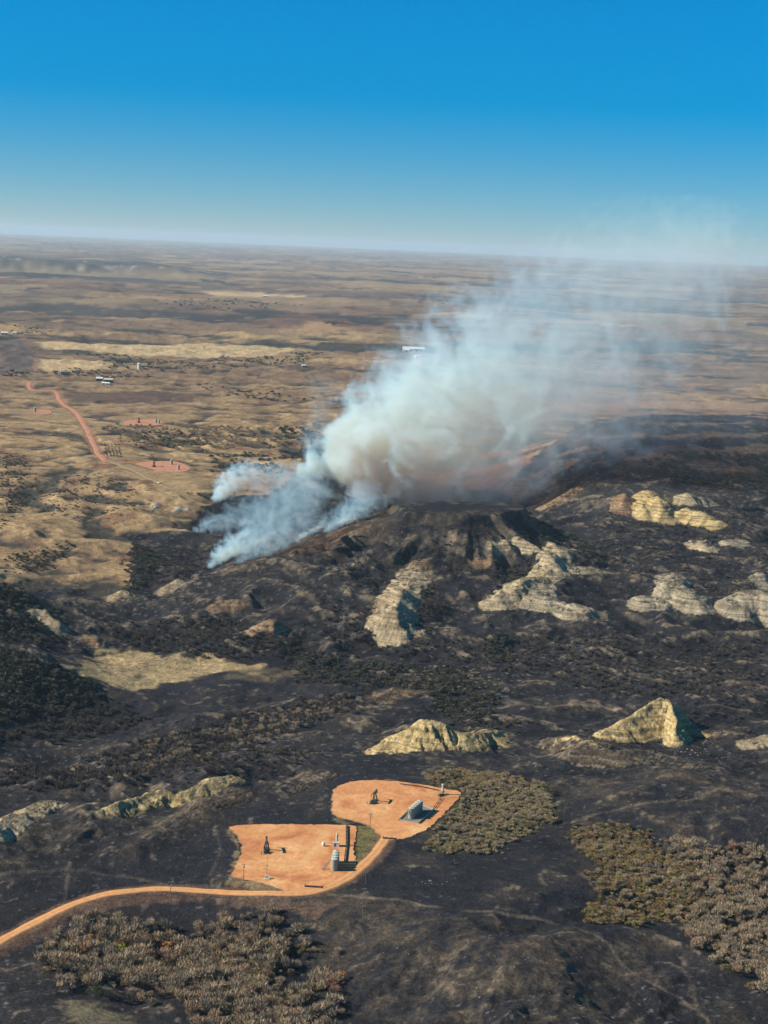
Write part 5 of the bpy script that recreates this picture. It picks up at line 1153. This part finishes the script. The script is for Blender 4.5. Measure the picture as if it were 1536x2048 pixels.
# -------------------------------------------------- smoke: voxel density carried by its own points, turned into a volume
def volume_object(name, lo, hi, vox, paths, mat, seed, warp=.35, rough=.55, scale=26.0):
    lo = np.array(lo, float); hi = np.array(hi, float); n3 = np.maximum(((hi - lo) / vox).astype(int) + 1, 4); step = (hi - lo) / (n3 - 1)
    ax = [np.linspace(lo[i], hi[i], n3[i]) for i in range(3)]
    g = np.stack(np.meshgrid(*ax, indexing='ij'), -1).reshape(-1, 3)
    D = np.zeros(len(g), np.float32)
    # coarse pre-pass: distance to every path
    best = np.full(len(g), 9.0, np.float32); dens = np.zeros(len(g), np.float32)
    allu = []
    for path in paths:
        P_ = np.array([list(p_[0]) + [p_[1], p_[2]] for p_ in path])
        bu = np.full(len(g), 9.0, np.float32); bd = np.zeros(len(g), np.float32)
        for a, b_ in zip(P_[:-1], P_[1:]):
            v_ = b_[:3] - a[:3]; t = np.clip(((g - a[:3]) @ v_) / (v_ @ v_), 0, 1)
            r_ = a[3] + t * (b_[3] - a[3]); d_ = np.linalg.norm(g - a[:3] - t[:, None] * v_, axis=1) / r_
            m_ = d_ < bu; bu = np.where(m_, d_, bu); bd = np.where(m_, a[4] + t * (b_[4] - a[4]), bd)
        allu.append((bu, bd))
    act = np.zeros(len(g), bool)
    for bu, bd in allu: act |= bu < 1.9
    ga = g[act]
    w1 = np.stack([perlin3(ga / (scale * 1.6), seed + 20), perlin3(ga / (scale * 1.6), seed + 21), perlin3(ga / (scale * 1.6), seed + 22)], 1) * scale * .5
    q = ga + w1; nz = np.zeros(len(ga), np.float32); a_ = 1.0; s_ = scale
    for o_ in range(5):
        nz += a_ * (np.abs(perlin3(q / s_, seed + o_)) * 2 - .55); a_ *= rough; s_ *= .5
        if s_ < vox * .9: break
    big = perlin3(ga / (scale * 3.2), seed + 30)
    for bu, bd in allu:
        u = bu[act]; ed = .86 - .10 / np.clip(bd[act], .12, 1.2) ** .8; f_ = sstep(1.0, np.clip(ed, .15, .80), u + warp * nz * 1.35 + .34 * big) * bd[act] * np.clip(1 + 1.0 * big - .55 * nz, .12, 2.2)
        D[act] = D[act] + f_ * (1 - .3 * np.clip(D[act], 0, 1))
    zg = height_at(g[:, 0], g[:, 1]); D *= sstep(-1.5, 2.0, g[:, 2] - zg)
    for i in range(3):
        e = np.minimum(g[:, i] - lo[i], hi[i] - g[:, i]); D *= sstep(0, step[i] * 3, e) if i < 2 else 1
    D[D < 1e-4] = 0
    me = bpy.data.meshes.new(name); me.vertices.add(len(g)); me.vertices.foreach_set('co', g.astype(np.float32).ravel())
    a = me.attributes.new('thickness', 'FLOAT', 'POINT'); a.data.foreach_set('value', D.astype(np.float32)); me.materials.append(mat)
    o = bpy.data.objects.new(name, me); COLL.objects.link(o); o['kind'] = 'stuff'
    ng = bpy.data.node_groups.new(name, 'GeometryNodeTree'); N = ng.nodes; K = ng.links.new
    ng.interface.new_socket('Geometry', in_out='INPUT', socket_type='NodeSocketGeometry'); ng.interface.new_socket('Geometry', in_out='OUTPUT', socket_type='NodeSocketGeometry')
    gi = N.new('NodeGroupInput'); go = N.new('NodeGroupOutput'); pos = N.new('GeometryNodeInputPosition')
    def vm(op, a_, b_):
        n_ = N.new('ShaderNodeVectorMath'); n_.operation = op; K(a_, n_.inputs[0]); n_.inputs[1].default_value = tuple(b_); return n_.outputs[0]
    def mt(op, a_, b_):
        n_ = N.new('ShaderNodeMath'); n_.operation = op; K(a_, n_.inputs[0])
        if isinstance(b_, float): n_.inputs[1].default_value = b_
        elif b_ is not None: K(b_, n_.inputs[1])
        return n_.outputs[0]
    sx = N.new('ShaderNodeSeparateXYZ'); K(vm('DIVIDE', vm('SUBTRACT', pos.outputs[0], lo), step), sx.inputs[0])
    ii = [mt('ROUND', s2, None) for s2 in sx.outputs]
    id_ = mt('ADD', mt('MULTIPLY', mt('ADD', mt('MULTIPLY', ii[0], float(n3[1])), ii[1]), float(n3[2])), ii[2])
    si = N.new('GeometryNodeSampleIndex'); si.data_type = 'FLOAT'; si.clamp = True; na_ = N.new('GeometryNodeInputNamedAttribute'); na_.data_type = 'FLOAT'; na_.inputs[0].default_value = 'thickness'
    K(gi.outputs[0], si.inputs['Geometry']); K(na_.outputs[0], si.inputs['Value']); K(id_, si.inputs['Index'])
    vc = N.new('GeometryNodeVolumeCube'); K(si.outputs[0], vc.inputs['Density']); vc.inputs['Min'].default_value = tuple(lo); vc.inputs['Max'].default_value = tuple(hi)
    for k_, v_ in zip(('Resolution X', 'Resolution Y', 'Resolution Z'), n3): vc.inputs[k_].default_value = int(v_)
    sm = N.new('GeometryNodeSetMaterial'); sm.inputs['Material'].default_value = mat; K(vc.outputs[0], sm.inputs['Geometry']); K(sm.outputs[0], go.inputs[0])
    md = o.modifiers.new('smoke', 'NODES'); md.node_group = ng
    print('smoke', name, n3, int(act.sum()), float(D.max()))
    return o
def smoke_mat(name, dens, scat, absb):
    m = bpy.data.materials.new(name); m.use_nodes = True; nt = m.node_tree; nt.nodes.clear(); K = nt.links.new
    out = nt.nodes.new('ShaderNodeOutputMaterial'); at = nt.nodes.new('ShaderNodeAttribute'); at.attribute_name = 'density'
    def mul(k):
        q = nt.nodes.new('ShaderNodeMath'); q.operation = 'MULTIPLY'; q.inputs[1].default_value = k; K(at.outputs['Fac'], q.inputs[0]); return q.outputs[0]
    vs = nt.nodes.new('ShaderNodeVolumeScatter'); vs.inputs['Color'].default_value = scat + (1,); vs.inputs['Anisotropy'].default_value = .1; K(mul(dens), vs.inputs['Density'])
    va = nt.nodes.new('ShaderNodeVolumeAbsorption'); va.inputs['Color'].default_value = absb[:3] + (1,); K(mul(dens * absb[3]), va.inputs['Density'])
    ad = nt.nodes.new('ShaderNodeAddShader'); K(vs.outputs[0], ad.inputs[0]); K(va.outputs[0], ad.inputs[1]); K(ad.outputs[0], out.inputs['Volume']); return m
M_SMOKE = smoke_mat('smoke', .037, (.48, .79, 1.0), (.42, .54, .34, .12))
r0 = math.hypot(*hit(615, 990, MAC)[:2]); PXM = FPX / (r0 + 60)
print('plume distance', r0)
def SP(px, py, rpx, d, dr=0.0): r_ = r0 + 60 + dr; return (at_range(px, py, r_), rpx * r_ / FPX, d)
main_paths = [[SP(610,988,16,1.3), SP(645,945,44,1.5), SP(705,918,74,1.25,10), SP(790,888,106,.80,30), SP(885,848,136,.50,50), SP(985,792,166,.30,70), SP(1095,725,180,.185,90), SP(1210,658,178,.125,110), SP(1320,588,155,.10,120), SP(1380,540,125,.12,130), SP(1398,505,92,.17,130)],
              [SP(690,1000,26,.6), SP(760,980,52,.6,20), SP(860,970,72,.5,30), SP(960,955,82,.30,40), SP(1060,930,84,.14,60), SP(1160,880,80,.05,80)],
              [SP(640,930,34,.16), SP(636,860,46,.09), SP(645,790,44,.05)],
              [SP(1260,985,44,.11,120), SP(1240,905,72,.13,120), SP(1225,820,80,.08,120)], [SP(560,985,26,.16), SP(640,1010,40,.20)], [SP(400,1075,16,.10,-40), SP(470,1060,40,.17,-40), SP(560,1030,56,.20,-30), SP(640,1000,60,.22,-20)], [SP(470,975,24,.10), SP(540,965,34,.14), SP(620,960,44,.16)],
              [SP(1030,860,110,.05,80), SP(1200,790,160,.035,100), SP(1400,740,180,.026,120), SP(1600,690,190,.016,120)]]
lo = at_range(520, 1030, r0 - 160); hi = at_range(1536, 430, r0 + 420)
volume_object('smoke_plume', (SP(350,1000,1,1)[0][0], r0 - 180, -5), (SP(1640,600,1,1)[0][0], r0 + 400, SP(1390,420,1,1)[0][2] + 20), 3.7, main_paths, M_SMOKE, 7, .46, .68, 52.0)
def small(name, pts, seed, vox=1.7, scale=11.0, pad=12):
    b0 = hit(pts[0][0], pts[0][1] , H); rb = math.hypot(b0[0], b0[1]); P_ = [(at_range(px, py, rb + k * 12), r_ * rb / FPX, d_) for k, (px, py, r_, d_) in enumerate(pts)]
    q = np.array([p_[0] for p_ in P_]); rr_ = np.array([p_[1] for p_ in P_])
    volume_object(name, (q - rr_[:, None] * 1.7).min(0) - 2, (q + rr_[:, None] * 1.7).max(0) + 2, vox, [P_], M_SMOKE, seed, .85, .66, scale * 1.35)
small('smoke_wisp', [(429,1003,6,3.4), (438,990,13,3.4), (452,976,17,2.4), (470,958,17,1.6), (490,948,19,1.0), (530,955,22,.6), (580,965,26,.35), (625,972,28,.2)], 21, 1.5, 10)
small('smoke_wisp', [(386,1064,4,1.6), (410,1053,10,1.0), (450,1040,18,.55), (500,1024,25,.38), (560,1008,32,.26), (610,1000,36,.2)], 31, 2.0, 12)
small('smoke_wisp', [(422,1139,4,3.4), (432,1126,11,2.8), (455,1108,18,2.0), (490,1090,25,1.2), (525,1062,32,.65), (560,1035,38,.38), (590,1008,40,.25)], 41, 1.7, 11)
small('smoke_wisp', [(470,1128,4,1.6), (492,1112,11,1.1), (525,1092,17,.6), (560,1062,24,.3)], 45, 1.6, 9)
small('smoke_wisp', [(530,1112,4,1.4), (550,1098,10,.9), (580,1075,16,.5), (610,1045,22,.28)], 47, 1.6, 9)
small('smoke_wisp', [(595,1084,4,3.6), (608,1077,8,2.8), (628,1067,10,1.6), (655,1054,14,.8), (685,1034,19,.4)], 51, 1.3, 7)
small('smoke_wisp', [(648,1068,4,2.6), (662,1058,8,2.0), (684,1040,13,1.0), (705,1015,18,.5)], 55, 1.3, 7)
small('smoke_wisp', [(676,1058,4,2.4), (694,1043,11,1.6), (714,1020,18,.8), (730,995,25,.5)], 61, 1.5, 8)

# -------------------------------------------------- haze: one closed box of even, pale air
hz = bpy.data.meshes.new('haze'); s_ = 95000.0; zt_ = 470.0
vv = [(x_, y_, z_) for x_ in (-s_, s_) for y_ in (-3000.0, s_) for z_ in (-160.0, zt_)]
hz.from_pydata(vv, [], [(0,1,3,2),(4,6,7,5),(0,4,5,1),(2,3,7,6),(0,2,6,4),(1,5,7,3)])
m = bpy.data.materials.new('haze'); m.use_nodes = True; nt = m.node_tree; nt.nodes.clear(); o_ = nt.nodes.new('ShaderNodeOutputMaterial'); pv = nt.nodes.new('ShaderNodeVolumePrincipled')
pv.inputs['Color'].default_value = (.68, .87, 1.0, 1); pv.inputs['Density'].default_value = 2.0e-5; pv.inputs['Anisotropy'].default_value = .1
nt.links.new(pv.outputs[0], o_.inputs['Volume']); hz.materials.append(m)
hzo = bpy.data.objects.new('haze', hz); COLL.objects.link(hzo); hzo['kind'] = 'stuff'
